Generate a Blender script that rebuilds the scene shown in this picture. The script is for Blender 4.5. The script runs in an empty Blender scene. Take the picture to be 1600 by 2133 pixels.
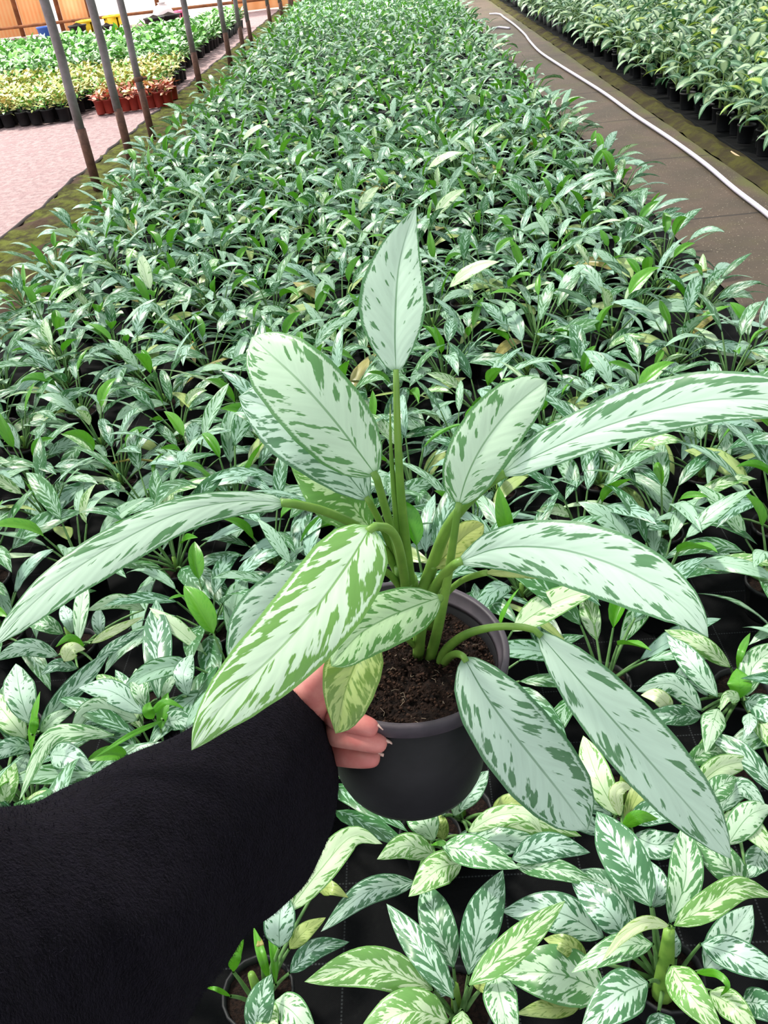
import bpy, math, random
import numpy as np
from mathutils import Vector, Matrix

C = bpy.context.scene.collection
rnd = random.Random(11)

# ------------------------------------------------------------------ camera
F = 1725.0; CXP = 800.0; CYP = 1066.5; HC = 1.5
_down = np.array([285., -2434., -F]); _down /= np.linalg.norm(_down)
_fwd = np.array([-5., 1220., -F]); _fwd -= _down * _fwd.dot(_down); _fwd /= np.linalg.norm(_fwd)
_up = -_down; _right = np.cross(_fwd, _up)
R = np.stack([_right, _fwd, _up], 1)          # camera = R @ world
CAM = np.array([0., 0., HC])

def ray(x, y):
    return R.T @ (np.array([x - CXP, -(y - CYP), -F]) / F)
def at(x, y, d):                              # point at depth d
    return CAM + ray(x, y) * d
def gp(x, y, z=0.0):                          # point on the level z
    r = ray(x, y); return CAM + r * ((z - HC) / r[2])
def proj(p):
    c = R @ (np.asarray(p, float) - CAM)
    if c[2] > -0.05: return None
    return CXP + F * c[0] / -c[2], CYP - F * c[1] / -c[2], -c[2]

cam = bpy.data.cameras.new('camera'); cam_o = bpy.data.objects.new('camera', cam); C.objects.link(cam_o)
cam.sensor_fit = 'VERTICAL'; cam.sensor_height = 36.0; cam.lens = 36.0 * F / 2133.0
cam.clip_start = 0.02; cam.clip_end = 200
m4 = Matrix([[*R.T[0], 0], [*R.T[1], 0], [*R.T[2], HC], [0, 0, 0, 1]])
cam_o.matrix_world = m4
bpy.context.scene.camera = cam_o

# ------------------------------------------------------------------ light
sc = bpy.context.scene
sc.view_settings.view_transform = 'Standard'; sc.view_settings.look = 'None'
sc.view_settings.gamma = 1; sc.view_settings.use_curve_mapping = False
sc.view_settings.exposure = 0.52
sc.cycles.max_bounces = 6; sc.cycles.transparent_max_bounces = 8
w = bpy.data.worlds.new('world'); sc.world = w; w.use_nodes = True
bgn = w.node_tree.nodes['Background']; nt = w.node_tree; bgn.inputs[0].default_value = (0.95, 0.98, 1.0, 1)
_tc = nt.nodes.new('ShaderNodeTexCoord'); _dp = nt.nodes.new('ShaderNodeVectorMath'); _dp.operation = 'DOT_PRODUCT'
_dp.inputs[1].default_value = Vector((-0.55, 0.45, 0.70)).normalized(); nt.links.new(_tc.outputs['Generated'], _dp.inputs[0])
_mr = nt.nodes.new('ShaderNodeMapRange'); nt.links.new(_dp.outputs['Value'], _mr.inputs[0]); _mr.interpolation_type = 'SMOOTHSTEP'
_mr.inputs[1].default_value = -0.35; _mr.inputs[2].default_value = 0.95; _mr.inputs[3].default_value = 0.8; _mr.inputs[4].default_value = 2.2
nt.links.new(_mr.outputs[0], bgn.inputs[1])
sun = bpy.data.lights.new('sun', 'SUN'); sun.energy = 5.5; sun.angle = math.radians(7); sun.color = (1, 0.95, 0.84)
so = bpy.data.objects.new('sun', sun); C.objects.link(so)
sdir = Vector((0.50, -0.42, -1.0)).normalized()      # from back left, high
so.rotation_euler = sdir.to_track_quat('-Z', 'Y').to_euler(); so.location = (-6, 6, 9)

# ------------------------------------------------------------------ helpers
def lin(c):
    return tuple(((v / 255) / 12.92 if v / 255 <= 0.04045 else ((v / 255 + 0.055) / 1.055) ** 2.4) for v in c)
def rgb(*c): return (*lin(c), 1.0)

class G:                                       # tiny node-graph helper
    def __init__(s, name):
        s.m = bpy.data.materials.new(name); s.m.use_nodes = True
        s.t = s.m.node_tree; s.t.nodes.clear(); s.out = s.t.nodes.new('ShaderNodeOutputMaterial')
    def n(s, kind, ins=None, **kw):
        nd = s.t.nodes.new('ShaderNode' + kind)
        for k, v in kw.items(): setattr(nd, k, v)
        for k, v in (ins or {}).items(): s.put(nd.inputs[k], v)
        return nd
    def put(s, sock, v):
        if isinstance(v, bpy.types.NodeSocket): s.t.links.new(v, sock)
        else: sock.default_value = v
    def ma(s, op, a, b=0.0, c=None, clamp=False):
        nd = s.n('Math', {0: a, 1: b}, operation=op, use_clamp=clamp)
        if c is not None: s.put(nd.inputs[2], c)
        return nd.outputs[0]
    def mix(s, f, a, b):
        nd = s.n('Mix', data_type='RGBA'); s.put(nd.inputs[0], f); s.put(nd.inputs[6], a); s.put(nd.inputs[7], b)
        return nd.outputs[2]
    def step(s, v, lo, hi):
        nd = s.n('MapRange', {0: v, 1: lo, 2: hi}, interpolation_type='SMOOTHSTEP'); return nd.outputs[0]
    def xyz(s, x, y, z):
        return s.n('CombineXYZ', {0: x, 1: y, 2: z}).outputs[0]
    def noise(s, vec, scale, detail=3, rough=0.5, dist=0.0):
        nd = s.n('TexNoise', {'Vector': vec, 'Scale': scale, 'Detail': detail, 'Roughness': rough, 'Distortion': dist}); return nd.outputs[0]
    def fin(s, sh):
        s.t.links.new(sh, s.out.inputs[0]); return s.m

def simple(name, col, rough=0.6, metal=0.0, col2=None, nscale=8.0, bump=0.0, bscale=None, spec=0.4, detail=5):
    g = G(name); tc = g.n('TexCoord').outputs['Object']
    c = col
    if col2 is not None:
        f = g.step(g.noise(tc, nscale, detail, 0.6), 0.35, 0.65); c = g.mix(f, col, col2)
    p = g.n('BsdfPrincipled', {'Base Color': c, 'Roughness': rough, 'Metallic': metal, 'Specular IOR Level': spec})
    if bump:
        b = g.n('Bump', {'Height': g.noise(tc, bscale or nscale * 3, 4, 0.6), 'Strength': bump, 'Distance': 0.01})
        g.t.links.new(b.outputs[0], p.inputs['Normal'])
    return g.fin(p.outputs[0])

def leaf_material(name, silver, silver2, green, green2, amount=0.5, solid=0.0, soft=0.04, rough=0.34, trans=0.16, spec=0.5, chev=0.0):
    """Feather-patterned leaf: silver ground, green blotches along the side veins, green margin and midrib."""
    g = G(name)
    uv = g.n('UVMap', uv_map='uv').outputs[0]
    sx = g.n('SeparateXYZ', {0: uv}); u = sx.outputs[0]; v = sx.outputs[1]
    at_ = g.n('Attribute', attribute_name='lf'); sc_ = g.n('SeparateColor', {0: at_.outputs['Color']})
    oi = g.n('ObjectInfo').outputs['Random']
    seed = g.ma('ADD', g.ma('MULTIPLY', sc_.outputs[0], 37.0), g.ma('MULTIPLY', oi, 17.0))
    tint = sc_.outputs[1]; amt = sc_.outputs[2]
    x = g.ma('SUBTRACT', u, 0.5); ax = g.ma('ABSOLUTE', x); a = g.ma('MULTIPLY', ax, 2.0)
    y = g.ma('MULTIPLY', v, 3.3)
    sgn = g.ma('SIGN', x)
    sd2 = g.ma('ADD', seed, g.ma('MULTIPLY', sgn, 3.7))
    p = g.ma('SUBTRACT', y, g.ma('MULTIPLY', g.ma('POWER', ax, 0.85), 1.5))
    jag = g.noise(g.xyz(g.ma('MULTIPLY', p, 26.0), g.ma('MULTIPLY', ax, 11.0), sd2), 1.0, 2, 0.7)
    n1 = g.noise(g.xyz(g.ma('MULTIPLY', p, 5.0), g.ma('MULTIPLY', ax, 5.0), sd2), 1.0, 1.6, 0.5)
    n2 = g.noise(g.xyz(g.ma('MULTIPLY', p, 10.0), g.ma('MULTIPLY', ax, 8.0), g.ma('ADD', sd2, 9.0)), 1.0, 2.0, 0.6)
    band = g.ma('MULTIPLY', g.step(a, 0.05, 0.78), g.ma('SUBTRACT', 1.0, g.ma('MULTIPLY', g.step(a, 0.82, 0.88), 0.9)))
    val = g.ma('ADD', g.ma('MULTIPLY', n1, 0.72), g.ma('MULTIPLY', n2, 0.28))
    val = g.ma('ADD', val, g.ma('MULTIPLY', band, 0.13))
    val = g.ma('ADD', val, g.ma('MULTIPLY', g.ma('SUBTRACT', jag, 0.5), 0.16))
    val = g.ma('ADD', val, g.ma('MULTIPLY', g.ma('SUBTRACT', amt, 0.5), 0.26))
    val = g.ma('ADD', val, g.ma('MULTIPLY', g.ma('SINE', g.ma('ADD', g.ma('MULTIPLY', p, 15.0), g.ma('MULTIPLY', jag, 2.5))), chev))
    thr = 0.70 - 0.14 * amount
    mask = g.step(val, thr, thr + soft)
    edge = g.step(g.ma('ADD', a, g.ma('MULTIPLY', g.ma('SUBTRACT', jag, 0.5), 0.16)), 0.885, 0.925)
    rib = g.ma('MULTIPLY', g.ma('SUBTRACT', 1.0, g.step(ax, 0.008, 0.02)), g.ma('SUBTRACT', 1.0, g.ma('MULTIPLY', v, 0.65)))
    ends = g.ma('ADD', g.step(g.ma('SUBTRACT', v, g.ma('MULTIPLY', jag, 0.06)), 0.93, 0.99), g.ma('SUBTRACT', 1.0, g.step(v, 0.0, 0.06)))
    mask = g.ma('MAXIMUM', mask, edge); mask = g.ma('MAXIMUM', mask, rib); mask = g.ma('MAXIMUM', mask, ends, clamp=True)
    if solid: mask = g.ma('ADD', g.ma('MULTIPLY', mask, 1 - solid), solid, clamp=True)
    tl = g.ma('ADD', tint, g.ma('MULTIPLY', g.ma('SUBTRACT', oi, 0.5), 0.3), clamp=True)
    sil = g.mix(tl, silver, silver2); grn = g.mix(tl, green, green2)
    fine = g.noise(g.xyz(g.ma('MULTIPLY', p, 2.0), ax, seed), 3.0, 3, 0.6)
    col = g.mix(mask, sil, grn)
    vm = g.n('HueSaturation', {'Color': col, 'Value': g.ma('ADD', 0.84, g.ma('MULTIPLY', fine, 0.3))}).outputs[0]
    rid = g.ma('SINE', g.ma('MULTIPLY', p, 24.0))
    hgt = g.ma('ADD', g.ma('MULTIPLY', rid, 0.25), g.ma('MULTIPLY', g.ma('SUBTRACT', 1.0, g.step(ax, 0.0, 0.03)), -1.0))
    bmp = g.n('Bump', {'Height': hgt, 'Strength': 0.3, 'Distance': 0.0004}).outputs[0]
    pr = g.n('BsdfPrincipled', {'Base Color': vm, 'Roughness': rough, 'Specular IOR Level': spec, 'Normal': bmp})
    tr = g.n('BsdfTranslucent', {'Color': g.mix(0.2, vm, green2), 'Normal': bmp})
    ms = g.n('MixShader', {0: trans}); g.t.links.new(pr.outputs[0], ms.inputs[1]); g.t.links.new(tr.outputs[0], ms.inputs[2])
    return g.fin(ms.outputs[0])

M = {}
M['silver'] = leaf_material('silver feather leaf', rgb(180, 208, 192), rgb(188, 214, 180), rgb(66, 114, 80), rgb(82, 136, 74), 0.7, chev=.035)
M['bed'] = leaf_material('silver feather bed leaf', rgb(146, 182, 164), rgb(158, 190, 148), rgb(46, 98, 58), rgb(70, 128, 50), 0.95, chev=.06, spec=.4)
M['lime'] = leaf_material('lime silver leaf', rgb(190, 214, 178), rgb(196, 218, 170), rgb(92, 144, 74), rgb(108, 156, 72), 0.7, chev=.035)
M['fresh'] = leaf_material('fresh green leaf', rgb(110, 170, 50), rgb(130, 184, 60), rgb(62, 136, 20), rgb(80, 150, 28), 0.5, solid=0.8, trans=0.22)
M['olive'] = leaf_material('olive ageing leaf', rgb(158, 182, 112), rgb(176, 188, 108), rgb(98, 132, 60), rgb(120, 146, 60), 0.5, soft=0.1)
M['cream'] = leaf_material('pale cream leaf', rgb(206, 220, 186), rgb(210, 222, 168), rgb(140, 178, 104), rgb(160, 190, 96), 0.35, soft=0.1)
M['amber'] = leaf_material('ageing amber leaf', rgb(158, 150, 84), rgb(150, 148, 84), rgb(128, 120, 62), rgb(128, 122, 66), 0.4, soft=0.12)
M['hero'] = leaf_material('large silver leaf', rgb(184, 210, 193), rgb(188, 214, 184), rgb(78, 124, 86), rgb(88, 140, 78), 0.9, spec=0.5)
M['herolime'] = leaf_material('large lime edged leaf', rgb(202, 228, 204), rgb(206, 230, 196), rgb(100, 152, 76), rgb(112, 162, 70), 0.85, rough=0.3, spec=0.6)
M['herogreen'] = leaf_material('green silver leaf', rgb(176, 208, 166), rgb(184, 214, 160), rgb(78, 134, 68), rgb(92, 146, 62), 0.95)
M['stem'] = simple('green stem', rgb(96, 138, 54), 0.4, col2=rgb(118, 156, 66), nscale=30)
M['stempale'] = simple('pale stem', rgb(112, 150, 92), 0.45, col2=rgb(86, 128, 68), nscale=30)
M['pot'] = simple('black plastic', rgb(24, 24, 27), 0.55, spec=0.25, col2=rgb(33, 32, 36), nscale=14, bump=0.05, bscale=60)
M['rim'] = simple('dusty pot rim', rgb(58, 53, 60), 0.5, col2=rgb(76, 68, 76), nscale=40, spec=0.35)
M['potbed'] = simple('dark nursery plastic', rgb(17, 18, 21), 0.55)
M['soil'] = simple('bark soil', rgb(22, 15, 13), 0.95, col2=rgb(46, 32, 26), nscale=160, bump=1.0, bscale=240, spec=0.2, detail=8)
M['crumb'] = simple('soil crumbs', rgb(34, 24, 20), 0.95, col2=rgb(70, 50, 40), nscale=190, spec=0.2)
M['fibre'] = simple('root fibre', rgb(150, 134, 116), 0.9)
M['redpot'] = simple('brick red plastic', rgb(150, 52, 40), 0.5, col2=rgb(128, 42, 34), nscale=5)
M['wool'] = simple('black wool', rgb(8, 8, 11), 1.0, col2=rgb(14, 13, 19), nscale=160, bump=0.6, bscale=700, spec=0.05)
M['wool'].node_tree.nodes['Principled BSDF'].inputs['Sheen Weight'].default_value = .05; M['wool'].node_tree.nodes['Principled BSDF'].inputs['Sheen Tint'].default_value = (.5, .42, .62, 1)
M['fuzz'] = simple('wool fuzz', rgb(30, 28, 36), 1.0, spec=0.05)
M['hose'] = simple('white hose', rgb(204, 198, 214), 0.4)
M['metal'] = simple('grey galvanised steel', rgb(128, 120, 124), 0.6, 0.1, col2=rgb(104, 96, 98), nscale=9)
M['rust'] = simple('rusty paint', rgb(84, 58, 50), 0.8, col2=rgb(108, 76, 64), nscale=22)
M['twig'] = simple('dry twig', rgb(196, 168, 134), 0.8)

class MB:
    def __init__(s): s.V = []; s.Fc = []; s.U = []; s.K = []; s.MI = []; s.mats = []
    def mi(s, key):
        if key not in s.mats: s.mats.append(key)
        return s.mats.index(key)
    def add(s, verts, faces, key, uvs=None, col=(0.5, 0.5, 0.5)):
        b = len(s.V); k = s.mi(key); s.V.extend([tuple(v) for v in verts])
        for i, f in enumerate(faces):
            s.Fc.append(tuple(b + j for j in f)); s.MI.append(k)
            for j in f:
                s.U.append(uvs[j] if uvs is not None else (0.5, 0.5)); s.K.append((*col, 1.0))
    def grid(s, P, key, closed=False, uvs=None, col=(0.5,) * 3):
        n, m = len(P), len(P[0]); vs = [p for r in P for p in r]; fs = []
        for i in range(n - 1):
            for j in range(m if closed else m - 1):
                j2 = (j + 1) % m; fs.append((i * m + j, i * m + j2, (i + 1) * m + j2, (i + 1) * m + j))
        s.add(vs, fs, key, uvs, col)
    def tube(s, pts, rad, key, sides=6, cap=True):
        pts = [np.asarray(p, float) for p in pts]; n = len(pts)
        if not hasattr(rad, '__len__'): rad = [rad] * n
        rings = []; ref = None
        for i, p in enumerate(pts):
            t = pts[min(i + 1, n - 1)] - pts[max(i - 1, 0)]; t /= (np.linalg.norm(t) + 1e-12)
            if ref is None:
                ref = np.cross(t, [0.3, 0.9, 0.31] if abs(t[2]) > 0.5 else [0, 0, 1])
            a = ref - t * ref.dot(t); a /= (np.linalg.norm(a) + 1e-12); ref = a; b = np.cross(t, a)
            rings.append([p + rad[i] * (math.cos(2 * math.pi * k / sides) * a + math.sin(2 * math.pi * k / sides) * b) for k in range(sides)])
        base = len(s.V); s.grid(rings, key, True)
        if cap:
            k = s.mi(key)
            for f in (tuple(base + sides - 1 - q for q in range(sides)), tuple(base + (n - 1) * sides + q for q in range(sides))):
                s.Fc.append(f); s.MI.append(k); s.U.extend([(0.5, 0.5)] * sides); s.K.extend([(0.5, 0.5, 0.5, 1)] * sides)
    def lathe(s, prof, key, sides=32, loc=(0, 0, 0), closed_profile=False):
        rings = [[(loc[0] + r * math.cos(2 * math.pi * k / sides), loc[1] + r * math.sin(2 * math.pi * k / sides), loc[2] + z) for k in range(sides)] for r, z in prof]
        if closed_profile: rings.append(rings[0])
        s.grid(rings, key, True)
    def box(s, lo, hi, key):
        x0, y0, z0 = lo; x1, y1, z1 = hi
        v = [(x0, y0, z0), (x1, y0, z0), (x1, y1, z0), (x0, y1, z0), (x0, y0, z1), (x1, y0, z1), (x1, y1, z1), (x0, y1, z1)]
        s.add(v, [(3, 2, 1, 0), (4, 5, 6, 7), (0, 1, 5, 4), (1, 2, 6, 5), (2, 3, 7, 6), (3, 0, 4, 7)], key)
    def mesh(s, name, origin=(0, 0, 0), smooth=True):
        me = bpy.data.meshes.new(name); o = np.asarray(origin, float)
        V = np.asarray(s.V, float) - o
        me.from_pydata([tuple(v) for v in V], [], s.Fc)
        uv = me.uv_layers.new(name='uv'); uv.data.foreach_set('uv', np.asarray(s.U, np.float32).ravel())
        ca = me.color_attributes.new('lf', 'FLOAT_COLOR', 'CORNER'); ca.data.foreach_set('color', np.asarray(s.K, np.float32).ravel())
        for k in s.mats: me.materials.append(M[k])
        me.polygons.foreach_set('material_index', s.MI)
        if smooth: me.polygons.foreach_set('use_smooth', [True] * len(me.polygons))
        me.update(); return me
    def build(s, name, parent=None, origin=(0, 0, 0), smooth=True):
        o = bpy.data.objects.new(name, s.mesh(name, origin, smooth)); C.objects.link(o)
        if parent is not None: o.parent = parent
        elif any(origin): o.location = origin
        return o
    def arrays(s):
        return (np.asarray(s.V, float), s.Fc, s.U, s.K, s.MI)

def tag(o, label=None, cat=None, group=None, kind=None):
    if label: o['label'] = label
    if cat: o['category'] = cat
    if group: o['group'] = group
    if kind: o['kind'] = kind
    return o
def thing(name, loc, label, cat, group=None):
    o = bpy.data.objects.new(name, None); o.empty_display_size = 0.05; C.objects.link(o); o.location = tuple(loc)
    return tag(o, label, cat, group)
def mesh_obj(name, me, parent=None):
    o = bpy.data.objects.new(name, me); C.objects.link(o)
    if parent is not None: o.parent = parent
    return o
def copy_thing(src, loc, rz, s, label=None, group=None, keep=None):
    r = src.copy(); C.objects.link(r); r.location = loc; r.rotation_euler = (0, 0, rz); r.scale = (s, s, s)
    if label: r['label'] = label
    if group: r['group'] = group
    for ch in list(src.children):
        c = ch.copy(); C.objects.link(c); c.parent = r
    return r

# ------------------------------------------------------------------ leaves
PROF = [(0, 0.03), (0.03, 0.2), (0.1, 0.52), (0.2, 0.8), (0.32, 0.96), (0.43, 1.0), (0.55, 0.96), (0.67, 0.82), (0.78, 0.61), (0.87, 0.39), (0.94, 0.19), (1, 0.0)]
def prof(v, tab=PROF):
    for (a, x), (b, y) in zip(tab, tab[1:]):
        if v <= b: return x + (y - x) * (v - a) / (b - a)
    return tab[-1][1]
def spline(P, n):
    P = [np.asarray(p, float) for p in P]
    if len(P) == 2: return [P[0] + (P[1] - P[0]) * i / (n - 1) for i in range(n)]
    Q = [2 * P[0] - P[1]] + P + [2 * P[-1] - P[-2]]
    seg = [np.linalg.norm(P[i + 1] - P[i]) for i in range(len(P) - 1)]; cum = [0]
    for q in seg: cum.append(cum[-1] + q)
    out = []
    for i in range(n):
        d = cum[-1] * i / (n - 1); k = 0
        while k < len(seg) - 1 and d > cum[k + 1]: k += 1
        t = (d - cum[k]) / max(seg[k], 1e-9); t = min(max(t, 0), 1)
        p0, p1, p2, p3 = Q[k:k + 4]
        out.append(0.5 * ((2 * p1) + (-p0 + p2) * t + (2 * p0 - 5 * p1 + 4 * p2 - p3) * t * t + (-p0 + 3 * p1 - 3 * p2 + p3) * t ** 3))
    return out
def sheet(mb, mid, SL, SR, N, wl, wr, key, cols=4, fold=0.3, arch=0.3, wave=0.05, seed=0.5, tint=0.5, amt=0.5):
    """Leaf blade from a midrib, side directions, normals and half widths."""
    n = len(mid); P = []; uv = []; ph = seed * 50
    for i in range(n):
        v = i / (n - 1); row = []
        for j in range(-cols, cols + 1):
            x = j / cols; ax = abs(x)
            S, wd = (SL[i], wl[i]) if x < 0 else (SR[i], wr[i])
            h = (wl[i] + wr[i]) * 0.5 * (fold * ax - arch * ax * ax + wave * math.sin(v * 15 + ph + (2 if x > 0 else 0)) * ax ** 2)
            row.append(mid[i] + S * (wd * ax) + N[i] * h); uv.append((0.5 + x * 0.5, v))
        P.append(row)
    mb.grid(P, key, uvs=uv, col=(seed, tint, amt))
    return P

def px_leaf(mb, pts, wl, wr, key, rows=24, cols=5, slope=(0.0, 0.0), tab=PROF, n_fold=0.3, arch=0.3, wave=0.05, tint=0.5, amt=0.5, seed=None, tabs=None):
    """pts: 3D midrib control points; wl/wr half widths in image px as seen from the camera."""
    mid = spline(pts, rows); seed = rnd.random() if seed is None else seed
    SL = []; SR = []; N = []; L = []; Rr = []
    for i, p in enumerate(mid):
        t = mid[min(i + 1, rows - 1)] - mid[max(i - 1, 0)]; t /= np.linalg.norm(t)
        view = p - CAM; d = (R @ view)[2] * -1; vd = view / np.linalg.norm(view)
        s = np.cross(vd, t); ls = np.linalg.norm(s)
        s = s / max(ls, 1e-6)                              # to the right of travel, square to the sight line
        sl = -s - vd * slope[0]; sr = s - vd * slope[1]
        nn = np.cross(s, t); nn /= np.linalg.norm(nn)
        if nn.dot(vd) > 0: nn = -nn
        v = i / (rows - 1); SL.append(sl); SR.append(sr); N.append(nn)
        tl, tr = (tabs or (tab, tab))
        L.append(wl * d / F * prof(v, tl)); Rr.append(wr * d / F * prof(v, tr))
    sheet(mb, mid, SL, SR, N, L, Rr, key, cols, n_fold, arch, wave, seed, tint, amt)
    return mid

def field_leaf(mb, p0, az, pitch0, droop, L, W, key, rows=9, cols=2, twist=0.0, bend=0.0, fold=0.35, tint=0.5, amt=0.5):
    mid = []; p = np.asarray(p0, float); SLs = []; Ns = []; ws = []
    for i in range(rows):
        v = i / (rows - 1); pt = pitch0 - droop * v ** 1.3; a = az + bend * v
        t = np.array([math.cos(pt) * math.cos(a), math.cos(pt) * math.sin(a), math.sin(pt)])
        if i: p = p + t * L / (rows - 1)
        s = np.array([math.sin(a), -math.cos(a), 0.0]); nn = np.cross(s, t)
        c_, s_ = math.cos(twist), math.sin(twist)
        s2 = s * c_ + nn * s_; n2 = nn * c_ - s * s_
        mid.append(p.copy()); SLs.append(s2); Ns.append(n2); ws.append(W / 2 * prof(v))
    sheet(mb, mid, [-q for q in SLs], SLs, Ns, ws, ws, key, cols, fold, 0.3, 0.06, rnd.random(), tint, amt)

def arc_pts(a, b, up=0.3, n=6):
    """petiole from a to b leaving a steeply"""
    a = np.asarray(a, float); b = np.asarray(b, float); h = np.linalg.norm(b - a)
    c = a * 0.55 + b * 0.45 + np.array([0, 0, up * h])
    return [(1 - t) ** 2 * a + 2 * t * (1 - t) * c + t * t * b for t in [i / (n - 1) for i in range(n)]]

# ------------------------------------------------------------------ setting
def structure(o): o['kind'] = 'structure'; return o
def ground_mesh(name, x0, x1, y0, y1, z, key, nx=1, ny=1, bumpf=None, thick=0.0):
    mb = MB(); P = []
    for i in range(nx + 1):
        x = x0 + (x1 - x0) * i / nx
        P.append([(x, y0 + (y1 - y0) * j / ny, z + (bumpf(x, y0 + (y1 - y0) * j / ny) if bumpf else 0)) for j in range(ny + 1)])
    mb.grid(P, key)
    if thick: mb.box((x0, y0, z - thick - .05), (x1, y1, z - (0.05 if bumpf else .002)), key)
    o = mb.build(name); return structure(o)

def fabric_mat():
    g = G('black woven ground fabric'); tc = g.n('TexCoord').outputs['Object']; s = g.n('SeparateXYZ', {0: tc})
    x, y = s.outputs[0], s.outputs[1]
    def line(c, other, off):
        f = g.ma('ABSOLUTE', g.ma('SUBTRACT', g.ma('FRACT', g.ma('ADD', g.ma('DIVIDE', c, 0.15), off)), 0.5))
        l = g.ma('SUBTRACT', 1.0, g.step(f, 0.006, 0.014))
        d = g.step(g.ma('FRACT', g.ma('MULTIPLY', other, 160.0)), 0.3, 0.5)
        return g.ma('MULTIPLY', l, d)
    l = g.ma('MAXIMUM', line(x, y, 0.93), line(y, x, 0.55))
    l = g.ma('MULTIPLY', l, g.noise(tc, 9.0, 3))
    base = g.mix(g.step(g.noise(tc, 40.0, 5, 0.7), 0.5, 0.75), rgb(5, 6, 8), rgb(12, 13, 14))
    c = g.mix(l, base, rgb(64, 68, 70))
    wv = g.ma('MULTIPLY', g.ma('SINE', g.ma('MULTIPLY', x, 1600.0)), g.ma('SINE', g.ma('MULTIPLY', y, 1600.0)))
    b = g.n('Bump', {'Height': wv, 'Strength': 0.2, 'Distance': 0.001})
    p = g.n('BsdfPrincipled', {'Base Color': c, 'Roughness': 0.8, 'Specular IOR Level': 0.12, 'Normal': b.outputs[0]})
    return g.fin(p.outputs[0])
M['fabric'] = fabric_mat()

def path_mat():
    g = G('damp worn concrete'); tc = g.n('TexCoord').outputs['Object']; s = g.n('SeparateXYZ', {0: tc})
    x, y = s.outputs[0], s.outputs[1]
    big = g.noise(tc, 1.3, 5, 0.65); f = g.noise(tc, 28.0, 8, 0.75)
    c = g.mix(g.step(big, 0.35, 0.65), rgb(88, 72, 60), rgb(70, 60, 48))
    c = g.mix(g.step(f, 0.62, 0.72), c, rgb(134, 118, 100))
    c = g.mix(g.step(g.noise(tc, 120.0, 2, 0.5), 0.68, 0.74), c, rgb(186, 172, 150))
    moss = g.ma('ADD', g.ma('MULTIPLY', g.step(x, 1.98, 2.2), 0.45), g.noise(tc, 2.4, 4, 0.6))
    c = g.mix(g.ma('MULTIPLY', g.step(moss, 0.5, 0.95), 0.75), c, rgb(84, 88, 34))
    j = g.ma('ABSOLUTE', g.ma('SUBTRACT', g.ma('FRACT', g.ma('ADD', g.ma('DIVIDE', y, 1.35), g.ma('MULTIPLY', g.noise(tc, 3.0, 3), 0.05))), 0.5))
    c = g.mix(g.ma('SUBTRACT', 1.0, g.step(j, 0.004, 0.012)), c, rgb(44, 36, 30))
    b = g.n('Bump', {'Height': f, 'Strength': 0.5, 'Distance': 0.01})
    p = g.n('BsdfPrincipled', {'Base Color': c, 'Roughness': 0.7, 'Normal': b.outputs[0], 'Specular IOR Level': 0.35})
    return g.fin(p.outputs[0])
M['path'] = path_mat()
def moss_mat(name, a, b_, c_, sc1=9.0):
    g = G(name); tc = g.n('TexCoord').outputs['Object']
    n = g.noise(tc, sc1, 8, 0.7); n2 = g.noise(tc, sc1 * 0.3, 4, 0.6)
    c = g.mix(g.step(n, 0.4, 0.6), a, b_); c = g.mix(g.step(n2, 0.52, 0.66), c, c_)
    b = g.n('Bump', {'Height': n, 'Strength': 1.0, 'Distance': 0.03})
    p = g.n('BsdfPrincipled', {'Base Color': c, 'Roughness': 0.95, 'Normal': b.outputs[0], 'Specular IOR Level': 0.1}); return g.fin(p.outputs[0])
M['moss'] = moss_mat('green moss', rgb(54, 52, 26), rgb(84, 90, 36), rgb(68, 54, 44), 8.0)
M['kerb'] = moss_mat('mossy kerb', rgb(58, 52, 36), rgb(74, 72, 36), rgb(52, 44, 38), 5.0)
M['pink'] = moss_mat('pinkish dusty ground', rgb(144, 122, 124), rgb(168, 146, 146), rgb(152, 128, 130), 16.0)
M['edge'] = simple('dark edge sheet', rgb(46, 38, 38), 0.9)

def nz(x, y):
    return math.sin(x * 9.1 + y * 3.3) * math.sin(y * 7.7 - x * 2.1)
ground_mesh('floor', -2.72, 2.18, -1.2, 26, 0.0, 'fabric', thick=0.05)
ground_mesh('path', 1.42, 2.12, -1.2, 26, 0.012, 'path', 6, 160, lambda x, y: 0.004 * nz(x, y), 0.03)
ground_mesh('kerb_strip', 2.12, 2.30, -1.2, 26, 0.045, 'kerb', 4, 200, lambda x, y: 0.012 * nz(x * 3, y * 2) - 0.03 * abs(x - 2.21) / 0.09, 0.05)
ground_mesh('floor_right', 2.18, 12, -1.2, 26, 0.005, 'fabric', thick=0.05)
ground_mesh('moss_strip', -2.74, -2.02, -1.2, 26, 0.012, 'moss', 14, 260, lambda x, y: 0.014 * (nz(x * 2, y * 2.3) + 0.5 * nz(x * 5, y * 4)), 0.03)
ground_mesh('floor_left', -26, -2.74, -1.2, 26, 0.0, 'pink', 60, 60, lambda x, y: 0.012 * nz(x, y), 0.05)
mb = MB(); P = []
for j in range(120):
    y = -1 + j * 0.225; x = -2.74 + 0.03 * nz(2, y)
    P.append([(x - 0.014, y, 0.01), (x - 0.006, y, 0.022), (x + 0.006, y, 0.022), (x + 0.014, y, 0.01)])
mb.grid(P, 'edge'); structure(mb.build('trim_1'))

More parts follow.
